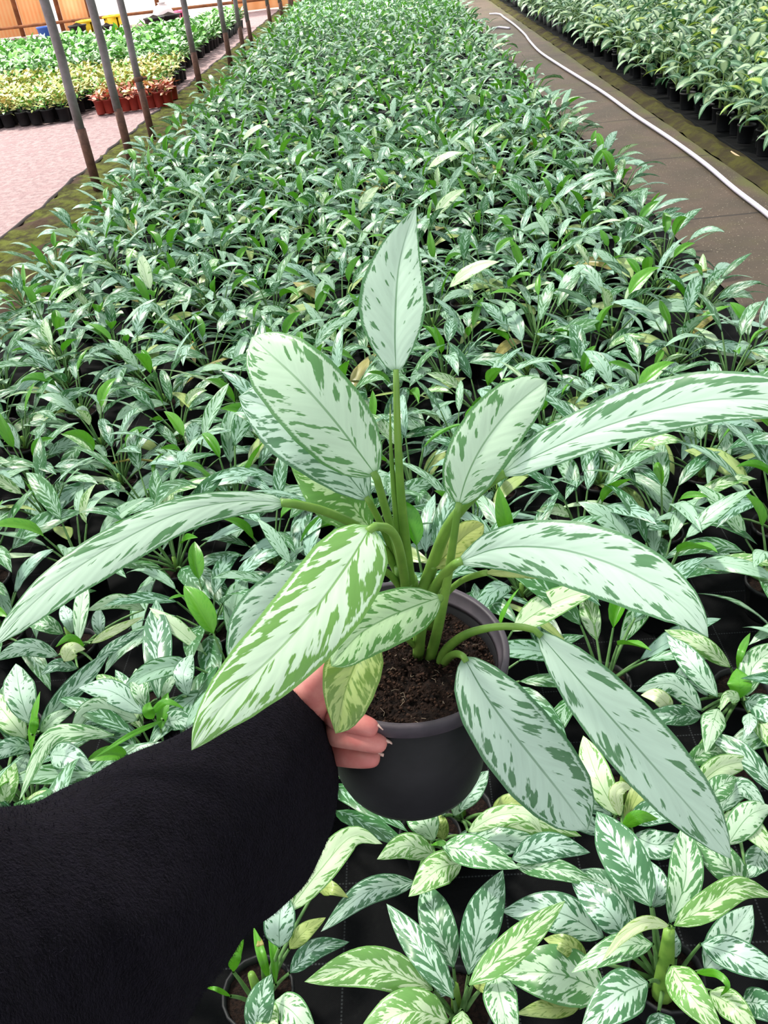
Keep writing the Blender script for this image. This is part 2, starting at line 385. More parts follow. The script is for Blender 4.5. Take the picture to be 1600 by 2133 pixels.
# unseen half open net, added to shade the beds and leave the left sunlit
g = G('shade net'); pt = g.n('BsdfTransparent', {'Color': (1, 1, 1, 1)}); df = g.n('BsdfDiffuse', {'Color': rgb(70, 90, 76)})
ms = g.n('MixShader', {0: 0.5}); g.t.links.new(pt.outputs[0], ms.inputs[1]); g.t.links.new(df.outputs[0], ms.inputs[2]); M['net'] = g.fin(ms.outputs[0])
mb = MB(); mb.add([(-4.3, -4, 3.6), (14, -4, 3.6), (14, 17.5, 3.6), (-4.3, 17.5, 3.6)], [(0, 1, 2, 3)], 'net'); structure(mb.build('added_shade_net'))

# back wall: timber posts, translucent sheet and reed mats lit from outside
def trans_mat(name, col, col2, tr=0.6, stripes=40.0, see=0.0):
    g = G(name); tc = g.n('TexCoord').outputs['Object']; s = g.n('SeparateXYZ', {0: tc})
    f = g.ma('MULTIPLY', g.ma('ADD', g.ma('SINE', g.ma('MULTIPLY', s.outputs[0], stripes)), 1.0), 0.5)
    f = g.ma('MULTIPLY', f, g.noise(tc, 3.0, 4)); c = g.mix(f, col, col2)
    d = g.n('BsdfDiffuse', {'Color': c}); t = g.n('BsdfTranslucent', {'Color': c}); m = g.n('MixShader', {0: tr})
    g.t.links.new(d.outputs[0], m.inputs[1]); g.t.links.new(t.outputs[0], m.inputs[2]); o = m.outputs[0]
    if see:
        t2 = g.n('BsdfTransparent', {'Color': (1, 1, 1, 1)}); m2 = g.n('MixShader', {0: see}); g.t.links.new(o, m2.inputs[1]); g.t.links.new(t2.outputs[0], m2.inputs[2]); o = m2.outputs[0]
    return g.fin(o)
M['film'] = trans_mat('greenhouse film', rgb(252, 248, 240), rgb(236, 232, 226), 0.6, 3.0, 0.35)
M['reed'] = trans_mat('orange reed mat', rgb(255, 226, 192), rgb(250, 190, 140), 0.75, 60.0)
M['reedpale'] = trans_mat('pale peach sheet', rgb(255, 222, 190), rgb(240, 190, 140), 0.75, 20.0)
M['timber'] = simple('weathered timber', rgb(168, 106, 66), 0.8, col2=rgb(132, 82, 52), nscale=6)
YW = 24.9
def wpt(px, py, y=YW):
    r = ray(px, py); return CAM + r * (y / r[1])
mb = MB(); mb.box((-26, YW + 0.12, 0.02), (8, YW + 0.13, 4.2), 'film'); structure(mb.build('wall_back'))
xs = [-25, -21.0, -18.5, wpt(38, 40)[0], wpt(95, 30)[0], wpt(120, 20)[0], wpt(190, 40)[0], wpt(330, 20)[0], wpt(490, 20)[0], wpt(640, 10)[0], 2, 5]
for i, (a, b, zt, key) in enumerate([(0, 3, 4.1, 'reed'), (3, 4, 4.1, 'reed'), (5, 6, 1.0, 'reed'), (8, 9, 0.75, 'reedpale'), (9, 10, 0.9, 'reed'), (10, 11, 1.1, 'reedpale')]):
    mb = MB(); mb.box((xs[a] + 0.05, YW + 0.06, 0.04), (xs[b] - 0.05, YW + 0.085, zt), key)
    structure(mb.build('wall_panel'))
for i, x in enumerate(xs):
    mb = MB(); mb.box((x - 0.05, YW - 0.02, 0.02), (x + 0.05, YW + 0.05, 4.2), 'timber'); structure(mb.build('trim_%d' % (i + 3)))
mb = MB()
for z in (0.22, 1.15, 2.6): mb.box((-26, YW - 0.05, z), (8, YW - 0.02, z + 0.07), 'timber')
structure(mb.build('trim_2'))
# side wall far left, film, so that the place is closed
mb = MB(); mb.box((-26.1, -1, 0.02), (-26.0, YW, 4.2), 'film'); structure(mb.build('wall_left'))

# ------------------------------------------------------------------ steel posts
def post(x, y, r, hgt, label, clamp=False, lean=0.0):
    t = thing('steel_post', (x, y, 0.02), label, 'post', 'posts along the mossy strip')
    mb = MB(); n = 12
    pts = [(lean * k / n + 0.006 * math.sin(k * 1.7 + x), 0, 0.42 + (hgt - 0.42) * k / n) for k in range(n + 1)]
    mb.tube(pts, r, 'metal', 10); mb.build('pole', t)
    mb = MB(); mb.tube([(0, 0, -0.02), (0, 0, 0.3), (0.0, 0, 0.44)], r * 1.04, 'rust', 10); f = mb.build('foot_section', t); f['label'] = 'rusty brown lower end'
    if clamp:
        mb = MB(); mb.tube([(0, 0, 0.5), (0, 0, 0.54)], r * 1.35, 'rust', 10); mb.tube([(r, 0, 0.52), (r + 0.05, 0, 0.52)], 0.012, 'rust', 6); mb.build('clamp', t)
posts = [(205, 398, .034, 'grey steel post with brown foot, nearest one on the left of the bed'), (276, 345, .034, 'paler grey steel post, second along the mossy strip'),
         (319, 292, .032, 'grey post with a rusty clamp in front of the red pots'), (420, 195, .036, 'grey steel post beside the yellow foliage and dark pots'),
         (482, 142, .036, 'grey post, first of the three standing close together'), (511, 126, .033, 'grey post, middle of the three standing close together'),
         (527, 110, .033, 'grey post, last of the three standing close together'), (566, 66, .036, 'brown grey post beyond the group of three'),
         (591, 58, .04, 'dark thin post standing alone between the brown grey post and the far close pair'), (609, 45, .036, 'slim dark post of the far close pair'),
         (613, 38, .03, 'thin pale post just behind the far close pair'), (632, 26, .036, 'rust coloured thin post near the far wall'),
         (650, 18, .03, 'thin rusty post, second last before the far wall'), (659, 10, .03, 'last thin rusty post against the far wall')]
for i, (px, py, r, lb) in enumerate(posts):
    p = gp(px, py); post(p[0], p[1], r, 3.4, lb, clamp=(i == 2))

# ------------------------------------------------------------------ hose, twig
hp = [(1700, 535), (1600, 447), (1530, 393), (1470, 342), (1400, 291), (1320, 238), (1262, 196), (1215, 166), (1165, 135), (1125, 108), (1104, 86), (1092, 70), (1070, 50), (1050, 36), (1040, 29), (1020, 29)]
mb = MB(); mb.tube(spline([gp(x, y, 0.035) for x, y in hp], 90), 0.014, 'hose', 10); tag(mb.build('garden_hose'), 'long white hose snaking along the brown concrete path', 'hose')
mb = MB(); mb.tube(spline([gp(x, y, 0.03) for x, y in [(1018, 61), (1040, 57), (1062, 59)]], 10), 0.016, 'hose', 8); tag(mb.build('hose_piece'), 'short pale length of hose lying across the far end of the path', 'hose')
mb = MB(); mb.tube(spline([gp(x, y, 0.035) for x, y in [(1523, 316), (1545, 330), (1566, 347)]], 8), 0.006, 'twig', 6); tag(mb.build('twig'), 'thin dry stick lying beside the black pots at the path edge', 'stick')

# ------------------------------------------------------------------ nursery pots
def bed_pot_mesh(name, r, h, key, sides=18):
    mb = MB(); mb.lathe([(0.001, 0), (r * 0.78, 0), (r * 0.8, 0.004), (r * 0.93, h - 0.012), (r, h - 0.012), (r, h), (r * 0.93, h), (r * 0.9, h - 0.02)], key, sides)
    return mb.mesh(name)
def soil_mesh(name, r, z):
    mb = MB(); n = 16
    P = [[(r * k / 4 * math.cos(2 * math.pi * j / n), r * k / 4 * math.sin(2 * math.pi * j / n), z + 0.003 * rnd.random()) for j in range(n)] for k in range(5)]
    mb.grid(P, 'soil', True); return mb.mesh(name)
pot_me = bed_pot_mesh('pot', 0.06, 0.10, 'potbed'); soil_me = soil_mesh('soil', 0.054, 0.084)

# ------------------------------------------------------------------ bed aglaonema variants
def aglaonema(mb, rows, cols, n, rich=True, big=1.0):
    gold = 2.39996; a0 = rnd.uniform(0, 6.28)
    for i in range(n):
        f = i / (n - 1); az = a0 + i * gold + rnd.uniform(-.3, .3)
        tilt = math.radians(62 - 46 * f + rnd.uniform(-9, 9)); pl = (0.085 + 0.055 * f) * rnd.uniform(.85, 1.2) * big
        base = np.array([0.012 * math.cos(az), 0.012 * math.sin(az), 0.085 + 0.03 * f])
        e = base + pl * np.array([math.sin(tilt) * math.cos(az), math.sin(tilt) * math.sin(az), math.cos(tilt)])
        if f < 0.86:
            L = rnd.uniform(.16, .235) * (1 - 0.15 * f) * big; W = L / rnd.uniform(3.4, 4.7)
            r_ = rnd.random(); key = 'bed'; tint = rnd.uniform(0, .45)
            if r_ < .06: key = 'lime'
            elif r_ < .061: key = 'cream'
            elif r_ < .12 and f < .4: key = 'olive'
            elif r_ < .14 and f < .3: key = 'amber'
            p0 = math.radians(12 + 48 * f + rnd.uniform(-14, 14)); dr = math.radians(rnd.uniform(28, 75))
            field_leaf(mb, e, az, p0, dr, L, W, key, rows, cols, rnd.uniform(-.6, .6), rnd.uniform(-.35, .35), rnd.uniform(.2, .6), tint, rnd.random())
        else:
            L = rnd.uniform(.075, .135) * big; W = L / rnd.uniform(2.6, 4.0); e = base + (e - base) * .8
            field_leaf(mb, e, az, math.radians(rnd.uniform(38, 84)), math.radians(rnd.uniform(10, 70)), L, W, 'fresh' if rnd.random() < .82 else 'lime', rows, cols, rnd.uniform(-.8, .8), rnd.uniform(-.5, .5), rnd.uniform(.5, 1.5), rnd.random(), .5)
        if rich: mb.tube(arc_pts(base, e, .1, 4), [0.0042, .0036, .003, .0024], 'stempale', 5, False)
    if rich: mb.tube([(0, 0, .07), (0, 0, .13)], [0.009, .006], 'stem', 6)

protos = []
for k in range(16):
    t = thing('potted_aglaonema', (0, 0, 0), 'x', 'potted plant')
    mesh_obj('pot', pot_me, t); mesh_obj('soil', soil_me, t)
    mb = MB(); aglaonema(mb, 10, 3, rnd.choice([13, 14, 15, 16]), True, 1.06); mb.build('foliage', t); protos.append(t)

# ------------------------------------------------------------------ plants nearest the camera, leaf by leaf
KK = {0: ('silver', .15), 1: ('silver', .85), 2: ('olive', .4), 3: ('fresh', .5), 4: ('cream', .5), 5: ('amber', .5), 6: ('lime', .5)}
NEAR = [
 ((957, 2150), 'aglaonema with spreading pale striped leaves, alone on black fabric below the held pot', 1, """
 945,2080 882,1985 805,1882 31 0|945,2015 912,1925 884,1835 37 0 -.05|976,2030 1004,1920 1048,1812 40 0 -.02|977,2052 1065,1975 1178,1876 31 6 .03|
 902,2062 775,2014 634,2045 40 6|912,2090 850,2078 790,2086 22 5 -.05|935,2128 850,2106 735,2170 44 6 -.02|1032,2030 1048,2100 1078,2190 36 1|963,2105 962,2150 960,2210 22 6|
 985,2050 1030,2060 1075,2092 14 2 -.06|935,2030 925,2060 900,2075 18 0 -.07"""),
 ((903, 1800), 'aglaonema with a broad bright leaf, directly below the base of the held pot', 2, """
 905,1752 880,1705 842,1650 33 1|906,1782 846,1762 785,1790 27 6 .01|962,1798 912,1812 851,1868 34 6 -.01|921,1763 995,1775 1083,1809 33 1 .03|
 930,1757 912,1757 897,1761 6 3 .03|925,1750 915,1715 905,1690 18 2 -.04|1066,1790 1145,1762 1230,1776 29 0 .0|1072,1803 1165,1812 1252,1848 22 1 -.02|
 866,1838 765,1858 668,1941 26 0 -.06|955,1740 1040,1752 1130,1745 30 0 -.05"""),
 ((965, 1750), 'small aglaonema with thin fanned stems, just right of the held pot base', 1, """
 975,1733 1035,1700 1100,1698 1131,1737 20 6|958,1688 985,1645 1018,1605 22 0|925,1700 915,1660 905,1625 20 0|945,1700 962,1660 985,1622 20 1 -.02|
 1000,1742 1110,1712 1212,1742 30 6 -.04|1025,1695 1065,1672 1115,1672 20 2 -.05"""),
 ((560, 2125), 'leggy aglaonema with many bare upright stems beside the black sleeve', 1, """
 582,1974 582,1920 590,1850 33 0 .02|600,1900 665,1815 735,1742 797,1758 31 6 .02|603,1976 635,1940 679,1911 18 2|604,2026 655,1978 728,1962 21 0 -.03|
 660,1850 690,1850 726,1870 16 2 -.04|532,2165 542,2090 566,2028 30 0 .02|572,2085 612,2110 665,2180 32 1|486,2024 490,1990 508,1956 14 3|
 560,2040 545,1990 528,1930 10 3 -.05|575,2050 570,1980 560,1900 9 3 -.05|480,2075 450,2060 428,2058 5 3 -.04|545,1990 542,1970 541,1950 9 5 -.05|555,2080 560,2140 590,2200 25 6"""),
 ((1375, 2090), 'large aglaonema with a thick pale green stem, at the lower right', 2, """
 1356,1888 1300,1785 1243,1690 47 0 .05|1396,1922 1428,1830 1427,1713 35 1 .0|1404,1928 1470,1890 1540,1850 1615,1868 29 6 .05|1394,1928 1345,1922 1300,1948 1254,2002 14 4 .05|
 1360,1966 1285,1975 1190,2026 27 1 .03|1350,2046 1290,2075 1208,2155 46 0 .03|1398,2012 1440,2075 1510,2160 37 6 .03|1450,2026 1492,2028 1516,2052 1500,2076 8 3 .02|
 1478,2066 1530,2100 1585,2165 30 6 -.01|1460,1966 1540,1992 1650,2045 34 0|1468,2020 1515,1960 1568,1885 38 0 -.04|1302,1952 1262,1892 1190,1835 38 0 -.02|
 1325,1925 1262,1845 1190,1815 30 0 -.04|1262,2066 1160,2028 1038,2026 56 1 -.05|1222,2002 1180,1968 1132,1955 21 2 -.03|1206,2100 1140,2100 1074,2112 20 2 -.07|
 1258,1952 1160,1900 1044,1898 41 0 -.05|1372,2108 1380,2150 1400,2210 30 0 -.03|1545,2085 1590,2095 1650,2140 30 0 -.03|1408,1995 1400,1960 1402,1930 18 0 -.06|1360,1890 1370,1850 1350,1790 25 0 -.05"""),
 ((1530, 1500), 'aglaonema with a round shiny green bud leaf on top, near the right edge', 2, """
 1540,1455 1541,1425 1535,1392 24 3 .02|1536,1394 1545,1355 1563,1318 8 3 .02|1542,1456 1515,1452 1500,1482 14 6 .02|1496,1476 1483,1515 1470,1570 25 1 .01|
 1522,1390 1455,1340 1384,1312 20 6|1495,1452 1440,1380 1388,1322 25 0|1620,1655 1545,1568 1465,1524 22 0|1440,1652 1500,1600 1574,1582 25 6|
 1430,1595 1475,1565 1525,1562 20 1 -.02|1552,1462 1600,1480 1650,1530 28 0|1556,1450 1572,1385 1635,1340 28 1|1562,1485 1560,1515 1546,1545 15 0 .01|
 1462,1480 1400,1425 1325,1440 24 0 -.03|1462,1492 1395,1490 1325,1500 22 0 -.04|1400,1478 1370,1450 1335,1448 17 4 -.01|1475,1450 1430,1400 1400,1440 16 0 -.05|1565,1480 1610,1540 1640,1600 22 6"""),
 ((1288, 1720), 'aglaonema with one narrow lime leaf, between the two drooping held leaves', 1, """
 1286,1698 1243,1615 1215,1532 31 6|1292,1700 1283,1655 1296,1640 1316,1642 15 4 .02|1296,1722 1330,1702 1372,1706 15 3 .02|1275,1700 1215,1650 1170,1590 28 0 -.03|
 1310,1710 1370,1690 1440,1700 26 0 -.03|1270,1740 1200,1700 1150,1640 22 0 -.05|1320,1740 1370,1760 1440,1745 30 0 -.06|1300,1720 1340,1640 1400,1600 20 2 -.04"""),
 ((1500, 1690), 'aglaonema with crossing lime leaves, behind the tip of the longest drooping leaf', 1, """
 1515,1760 1560,1700 1610,1680 30 1 .02|1470,1670 1500,1640 1535,1618 24 1 .02|1505,1700 1560,1720 1620,1790 26 6|1500,1690 1545,1640 1600,1690 22 0|1455,1700 1430,1650 1440,1610 20 0|
 1560,1850 1500,1790 1440,1730 34 1 -.02|1590,1760 1570,1810 1550,1830 26 0 -.05"""),
 ((66, 1580), 'aglaonema with an upright oval leaf, at the left edge above the sleeve', 1, """
 62,1508 42,1445 33,1382 32 0 .03|80,1520 140,1448 230,1355 22 0|84,1525 118,1495 157,1478 15 1 .02|55,1540 18,1495 -25,1440 28 6|70,1560 20,1556 -45,1592 20 0 -.02|
 238,1532 165,1526 100,1542 40,1668 19 1 .04|104,1572 148,1578 196,1608 28 0 .01|52,1674 92,1655 132,1650 11 4 .02|8,1685 15,1640 32,1588 20 6|68,1530 72,1508 79,1490 9 3 .03|60,1570 30,1610 -20,1650 18 0 -.04"""),
 ((318, 1530), 'aglaonema with a bright green curl at its heart, above the sleeve', 2, """
 300,1486 232,1440 163,1433 25 0 .03|306,1480 292,1440 283,1392 19 1 .02|330,1456 328,1350 325,1248 30 0 .0|391,1450 382,1405 402,1362 22 0|337,1460 352,1425 374,1400 10 1|
 310,1492 345,1462 385,1476 8 3 .03|320,1497 308,1480 312,1462 12 3 .03|287,1500 195,1476 145,1526 24 1 .01|292,1532 215,1505 148,1468 22 0 -.03|340,1500 270,1532 194,1580 6 3 .02|286,1470 262,1430 240,1395 15 0 -.03|
 330,1510 375,1500 420,1530 22 0 -.02"""),
 ((178, 1400), 'aglaonema with a curled white leaf, on the left under the long drooping leaf', 1, """
 132,1320 92,1298 50,1297 18 1|163,1340 168,1275 178,1205 16 1 .02|150,1320 142,1290 128,1258 15 0|300,1270 245,1252 180,1272 16 1|190,1340 240,1312 300,1284 10 4 .02|176,1346 145,1328 115,1348 8 3 .03|
 134,1378 150,1352 178,1352 18 4 .02|122,1366 55,1348 -15,1376 19 0|162,1392 120,1385 84,1406 14 0 -.03|196,1380 240,1345 300,1310 12 0 -.03|212,1330 205,1300 206,1265 14 0 -.03"""),
]
near_c = []
for (cx, cy), label, thick, spec in NEAR:
    g0 = gp(cx, cy, 0.0); near_c.append(g0)
    t = thing('potted_aglaonema', (g0[0], g0[1], 0.003), label, 'potted plant')
    mesh_obj('pot', pot_me, t); mesh_obj('soil', soil_me, t)
    org = np.array([g0[0], g0[1], 0.003]); crown = g0 + np.array([0, 0, 0.11])
    for leaf in spec.replace('\n', '').split('|'):
        tk = leaf.split(); pp = [tuple(map(float, q.split(','))) for q in tk if ',' in q]; rest = [q for q in tk if ',' not in q]
        hw = float(rest[0]); kd = int(rest[1]); dz = float(rest[2]) if len(rest) > 2 else 0.0
        n = len(pp); zs = [0.225, .265, .25] if n == 3 else [0.225, .265, .27, .245]
        P3 = [gp(x, y, z + dz) for (x, y), z in zip(pp, zs)]
        key, tint = KK[kd]; mb = MB()
        s1 = rnd.uniform(-.35, .35)
        px_leaf(mb, P3, hw, hw, key, 20, 4, (s1, -s1), n_fold=rnd.uniform(.15, .45), arch=.3, wave=.08, tint=tint, amt=rnd.uniform(.3, .9))
        ang = math.atan2(P3[0][1] - crown[1], P3[0][0] - crown[0])
        mb.tube(arc_pts(crown + np.array([.012 * math.cos(ang), .012 * math.sin(ang), -.03]), P3[0], .12, 8), np.linspace(.0045, .0024, 8), 'stempale', 6, False)
        mb.build('leaf', t, org)
    mb = MB()
    mb.tube([g0 + np.array([0, 0, .07]), crown + np.array([0, 0, .05])], [0.011, .006], 'stem', 8); mb.build('stem', t, org)
# the thick sheath of the lower-right plant
mb = MB(); a = gp(1380, 2070, .1); b = gp(1394, 1936, .27); mb.tube(spline([a, (a + b) / 2 + np.array([0, 0, .01]), b], 10), np.linspace(.017, .008, 10), 'stem', 12)
big = [o for o in C.objects if o.get('label', '').startswith('large aglaonema')][0]
o = mb.build('stem', big, np.array(big.location)); o['label'] = 'thick pale green leaf sheath'

# ------------------------------------------------------------------ the wide bed
def in_view(x, y, zt=0.3, mx=70):
    for z in (0.02, zt):
        q = proj((x, y, z))
        if q and -mx < q[0] < 1600 + mx and -40 < q[1] < 2133 + 60: return True
    return False
spots = []
row = 0; y = 0.55
while y < 23.8:
    sp = 0.275; x = -1.96 + (row % 2) * sp * .5
    while x < 1.33:
        X = x + rnd.uniform(-.035, .035); Y = y + rnd.uniform(-.035, .035)
        if in_view(X, Y, .3, 200) and (y > 2.2 or min(math.hypot(X - c[0], Y - c[1]) for c in near_c) > 0.14):
            spots.append((X, Y))
        x += sp
    y += 0.25; row += 1
# keep the black gap beside the lowest plants open as in the photo
def gap(X, Y):
    q = proj((X, Y, .15)); return q and q[1] > 1640 and 380 < q[0] < 1760
spots = [s for s in spots if not gap(*s)]
# and keep the pixels of the nearest, hand-laid plants clear
def depth(s):
    q = proj((s[0], s[1], .2)); return q[2]
spots.sort(key=depth)
ind, rest = spots[:288], spots[288:]
zones = {'L': ('silver-leaved potted aglaonema at the left edge of the wide bed, next to the mossy strip', 'aglaonemas along the mossy edge of the bed'),
         'R': ('silver-leaved potted aglaonema at the right edge of the wide bed, leaning over the concrete path', 'aglaonemas along the path edge of the bed'),
         'M': ('silver-leaved potted aglaonema with bright green heart, crowded in the middle of the wide bed', 'aglaonemas crowded in the middle of the wide bed')}
for i, (X, Y) in enumerate(ind):
    z = 'L' if X < -1.75 else ('R' if X > 1.14 else 'M')
    src = protos[i % 16]; s_ = rnd.uniform(.86, 1.12)
    if i < 16:
        src.location = (X, Y, .003); src.rotation_euler = (0, 0, rnd.uniform(0, 6.28)); src['label'], src['group'] = zones[z]
    else:
        copy_thing(src, (X, Y, .003), rnd.uniform(0, 6.28), s_, *zones[z])
def scatter(name, variants, places, smin=.85, smax=1.15, tiltm=0.0):
    """one mesh holding every plant of a mass too many to count"""
    Vs = []; Fs = []; Us = []; Ks = []; Ms = []; off = 0; mats = variants[0].mats
    for X, Y in places:
        mbv = rnd.choice(variants); V, Fc, U, K, MI = mbv.arr
        a = rnd.uniform(0, 6.28); s = rnd.uniform(smin, smax); c_, s_ = math.cos(a) * s, math.sin(a) * s
        W = np.empty_like(V); W[:, 0] = V[:, 0] * c_ - V[:, 1] * s_ + X; W[:, 1] = V[:, 0] * s_ + V[:, 1] * c_ + Y; W[:, 2] = V[:, 2] * s + .003
        Vs.append(W); Fs.extend([tuple(j + off for j in f) for f in Fc]); off += len(V)
        Us.append(U); kk = K.copy(); kk[:, 0] = (kk[:, 0] + rnd.random()) % 1; Ks.append(kk); Ms.append([mbv.mmap[m] for m in MI])
    me = bpy.data.meshes.new(name); me.from_pydata(np.concatenate(Vs).tolist(), [], Fs)
    me.uv_layers.new(name='uv').data.foreach_set('uv', np.concatenate(Us).astype(np.float32).ravel())
    me.color_attributes.new('lf', 'FLOAT_COLOR', 'CORNER').data.foreach_set('color', np.concatenate(Ks).astype(np.float32).ravel())
    for k in variants[0].allm: me.materials.append(M[k])
    me.polygons.foreach_set('material_index', np.concatenate(Ms).astype(np.int32)); me.polygons.foreach_set('use_smooth', [True] * len(me.polygons)); me.update()
    return mesh_obj(name, me)
def prep(vs):
    allm = []
    for v in vs:
        for k in v.mats:
            if k not in allm: allm.append(k)
    for v in vs:
        v.allm = allm; v.mmap = [allm.index(k) for k in v.mats]
        v.arr = (np.asarray(v.V, float), v.Fc, np.asarray(v.U, np.float32), np.asarray(v.K, np.float32), v.MI)
    return vs
def simple_pot(mb, r, h, key):
    mb.lathe([(r * .8, 0), (r, h), (r * .9, h), (.001, h - .015)], key, 8)
low = []
for k in range(9):
    mb = MB(); aglaonema(mb, 5, 1, 12, False, 1.06); simple_pot(mb, .06, .1, 'potbed'); low.append(mb)
prep(low)
o = scatter('aglaonema_mass', low, rest); tag(o, 'dense mass of silver-green aglaonemas filling the far half of the wide bed', 'plants', kind='stuff')

# ------------------------------------------------------------------ dumb canes on the right
def cane_mat(name, cen, cen2, grn, amount):
    g = G(name); uv = g.n('UVMap', uv_map='uv').outputs[0]; s = g.n('SeparateXYZ', {0: uv})
    at_ = g.n('Attribute', attribute_name='lf'); sc_ = g.n('SeparateColor', {0: at_.outputs['Color']})
    x = g.ma('ABSOLUTE', g.ma('SUBTRACT', s.outputs[0], .5)); y = s.outputs[1]
    p = g.ma('SUBTRACT', g.ma('MULTIPLY', y, 2.2), g.ma('MULTIPLY', x, .9))
    st = g.ma('MULTIPLY', g.ma('ADD', g.ma('SINE', g.ma('MULTIPLY', p, 44.0)), 1.0), .5)
    n = g.noise(g.xyz(g.ma('MULTIPLY', p, 9.0), g.ma('MULTIPLY', x, 6.0), g.ma('MULTIPLY', sc_.outputs[0], 30.0)), 1.0, 3, .7)
    v = g.ma('ADD', g.ma('MULTIPLY', x, 2.0), g.ma('ADD', g.ma('MULTIPLY', st, .28), g.ma('MULTIPLY', n, .42)))
    mask = g.step(v, amount, amount + .13)
    col = g.mix(mask, g.mix(sc_.outputs[1], cen, cen2), grn)
    pr = g.n('BsdfPrincipled', {'Base Color': col, 'Roughness': .4}); tr = g.n('BsdfTranslucent', {'Color': col}); m = g.n('MixShader', {0: .22})
    g.t.links.new(pr.outputs[0], m.inputs[1]); g.t.links.new(tr.outputs[0], m.inputs[2]); return g.fin(m.outputs[0])
M['cane'] = cane_mat('cream centred cane leaf', rgb(182, 204, 160), rgb(156, 188, 146), rgb(48, 94, 58), .84)
M['caney'] = cane_mat('yellow centred cane leaf', rgb(188, 204, 96), rgb(160, 190, 80), rgb(56, 106, 28), .8)
M['caneg'] = cane_mat('green cane leaf', rgb(136, 172, 142), rgb(124, 164, 128), rgb(56, 104, 64), .62)
M['canestem'] = simple('cane stem', rgb(132, 160, 92), .5, col2=rgb(110, 140, 74), nscale=20)
def cane(mb, rows, cols, n, rich=True):
    a0 = rnd.uniform(0, 6.28); H = rnd.uniform(.17, .24)
    mb.tube([(0, 0, .09), (.004, 0, .1 + H * .5), (0, 0, .1 + H)], [.013, .011, .007], 'canestem', 7 if rich else 4)
    for i in range(n):
        f = i / (n - 1); az = a0 + i * 2.39996 + rnd.uniform(-.25, .25); base = np.array([0, 0, .13 + H * f * .95])
        tilt = math.radians(58 - 40 * f); pl = .07 + .03 * (1 - f)
        e = base + pl * np.array([math.sin(tilt) * math.cos(az), math.sin(tilt) * math.sin(az), math.cos(tilt)])
        if rich: mb.tube([base, (base + e) / 2 + np.array([0, 0, .005]), e], [.005, .004, .0025], 'canestem', 5, False)
        L = rnd.uniform(.18, .25); W = L * rnd.uniform(.38, .46)
        key = 'cane' if rnd.random() < .62 else ('caney' if rnd.random() < .15 else 'caneg')
        if f > .9: L *= .7; key = rnd.choice(['caney', 'cane'])
        field_leaf(mb, e, az, math.radians(14 + 46 * f + rnd.uniform(-12, 12)), math.radians(rnd.uniform(55, 100)), L, W, key, rows, cols, rnd.uniform(-.35, .35), rnd.uniform(-.2, .2), rnd.uniform(.2, .5), rnd.random(), .5)
cpot = bed_pot_mesh('pot', .062, .12, 'potbed'); csoil = soil_mesh('soil', .056, .105)
cprot = []
for k in range(10):
    t = thing('potted_dumb_cane', (0, 0, 0), 'x', 'potted plant')
    mesh_obj('pot', cpot, t); mesh_obj('soil', csoil, t); mb = MB(); cane(mb, 9, 3, rnd.choice([8, 9, 10])); mb.build('foliage', t); cprot.append(t)
cs = []
y = 4.6; row = 0
while y < 24:
    x = 2.44 + (row % 2) * .04
    while x < 10.5:
        X = x + rnd.uniform(-.02, .02); Y = y + rnd.uniform(-.03, .03)
        if in_view(X, Y, .45, 60): cs.append((X, Y))
        x += .215
    y += .215; row += 1
cs.sort(key=depth)
for i, (X, Y) in enumerate(cs[:290]):
    lb, gr = (('cream and green potted dumb cane standing in the front row beside the path kerb', 'dumb canes in the front row by the kerb') if X < 2.6 else
              ('cream and green potted dumb cane crowded behind the front row in the right bed', 'dumb canes crowded in the right bed'))
    if i < 10: src = cprot[i]; src.location = (X, Y, .006); src.rotation_euler = (0, 0, rnd.uniform(0, 6)); src['label'] = lb; src['group'] = gr
    else: copy_thing(cprot[i % 10], (X, Y, .006), rnd.uniform(0, 6.28), rnd.uniform(.88, 1.12), lb, gr)
lowc = []
for k in range(7):
    mb = MB(); cane(mb, 5, 1, 8, False); simple_pot(mb, .062, .12, 'potbed'); lowc.append(mb)
o = scatter('dumb_cane_mass', prep(lowc), cs[290:]); tag(o, 'far mass of cream and green dumb canes filling the back of the right bed', 'plants', kind='stuff')

# ------------------------------------------------------------------ left beds
M['yel'] = simple('yellow green bush leaf', rgb(196, 196, 112), .5, col2=rgb(150, 168, 84), nscale=14)
M['yel2'] = simple('peach bush leaf', rgb(216, 186, 128), .5, col2=rgb(184, 176, 100), nscale=14)
M['grn'] = simple('bright bush leaf', rgb(116, 180, 66), .4, col2=rgb(78, 146, 46), nscale=10)
M['grn2'] = simple('deep bush leaf', rgb(66, 122, 52), .4, col2=rgb(92, 150, 70), nscale=10)
M['pale'] = simple('pale bush leaf', rgb(188, 214, 178), .4)
M['red'] = simple('red rosette leaf', rgb(214, 84, 70), .5, col2=rgb(196, 120, 96), nscale=12)
M['redp'] = simple('pinkish rosette leaf', rgb(216, 150, 126), .5, col2=rgb(190, 110, 92), nscale=12)
def bush(mb, keys, n, h, L, spread, lowz=.11):
    for i in range(n):
        f = rnd.random(); az = rnd.uniform(0, 6.28); rr = spread * math.sqrt(rnd.random()) * (.5 + .5 * f)
        p = (rr * math.cos(az), rr * math.sin(az), lowz + (h - lowz) * f * (1 - .3 * rr / spread)); l = L * rnd.uniform(.7, 1.25)
        field_leaf(mb, p, az + rnd.uniform(-.7, .7), math.radians(rnd.uniform(5, 70)), math.radians(rnd.uniform(10, 60)), l, l * .48, rnd.choice(keys), 4, 1, rnd.uniform(-.5, .5), 0, .3, rnd.random(), .5)
    mb.tube([(0, 0, .08), (0, 0, h * .7)], [.006, .003], 'grn2', 5)
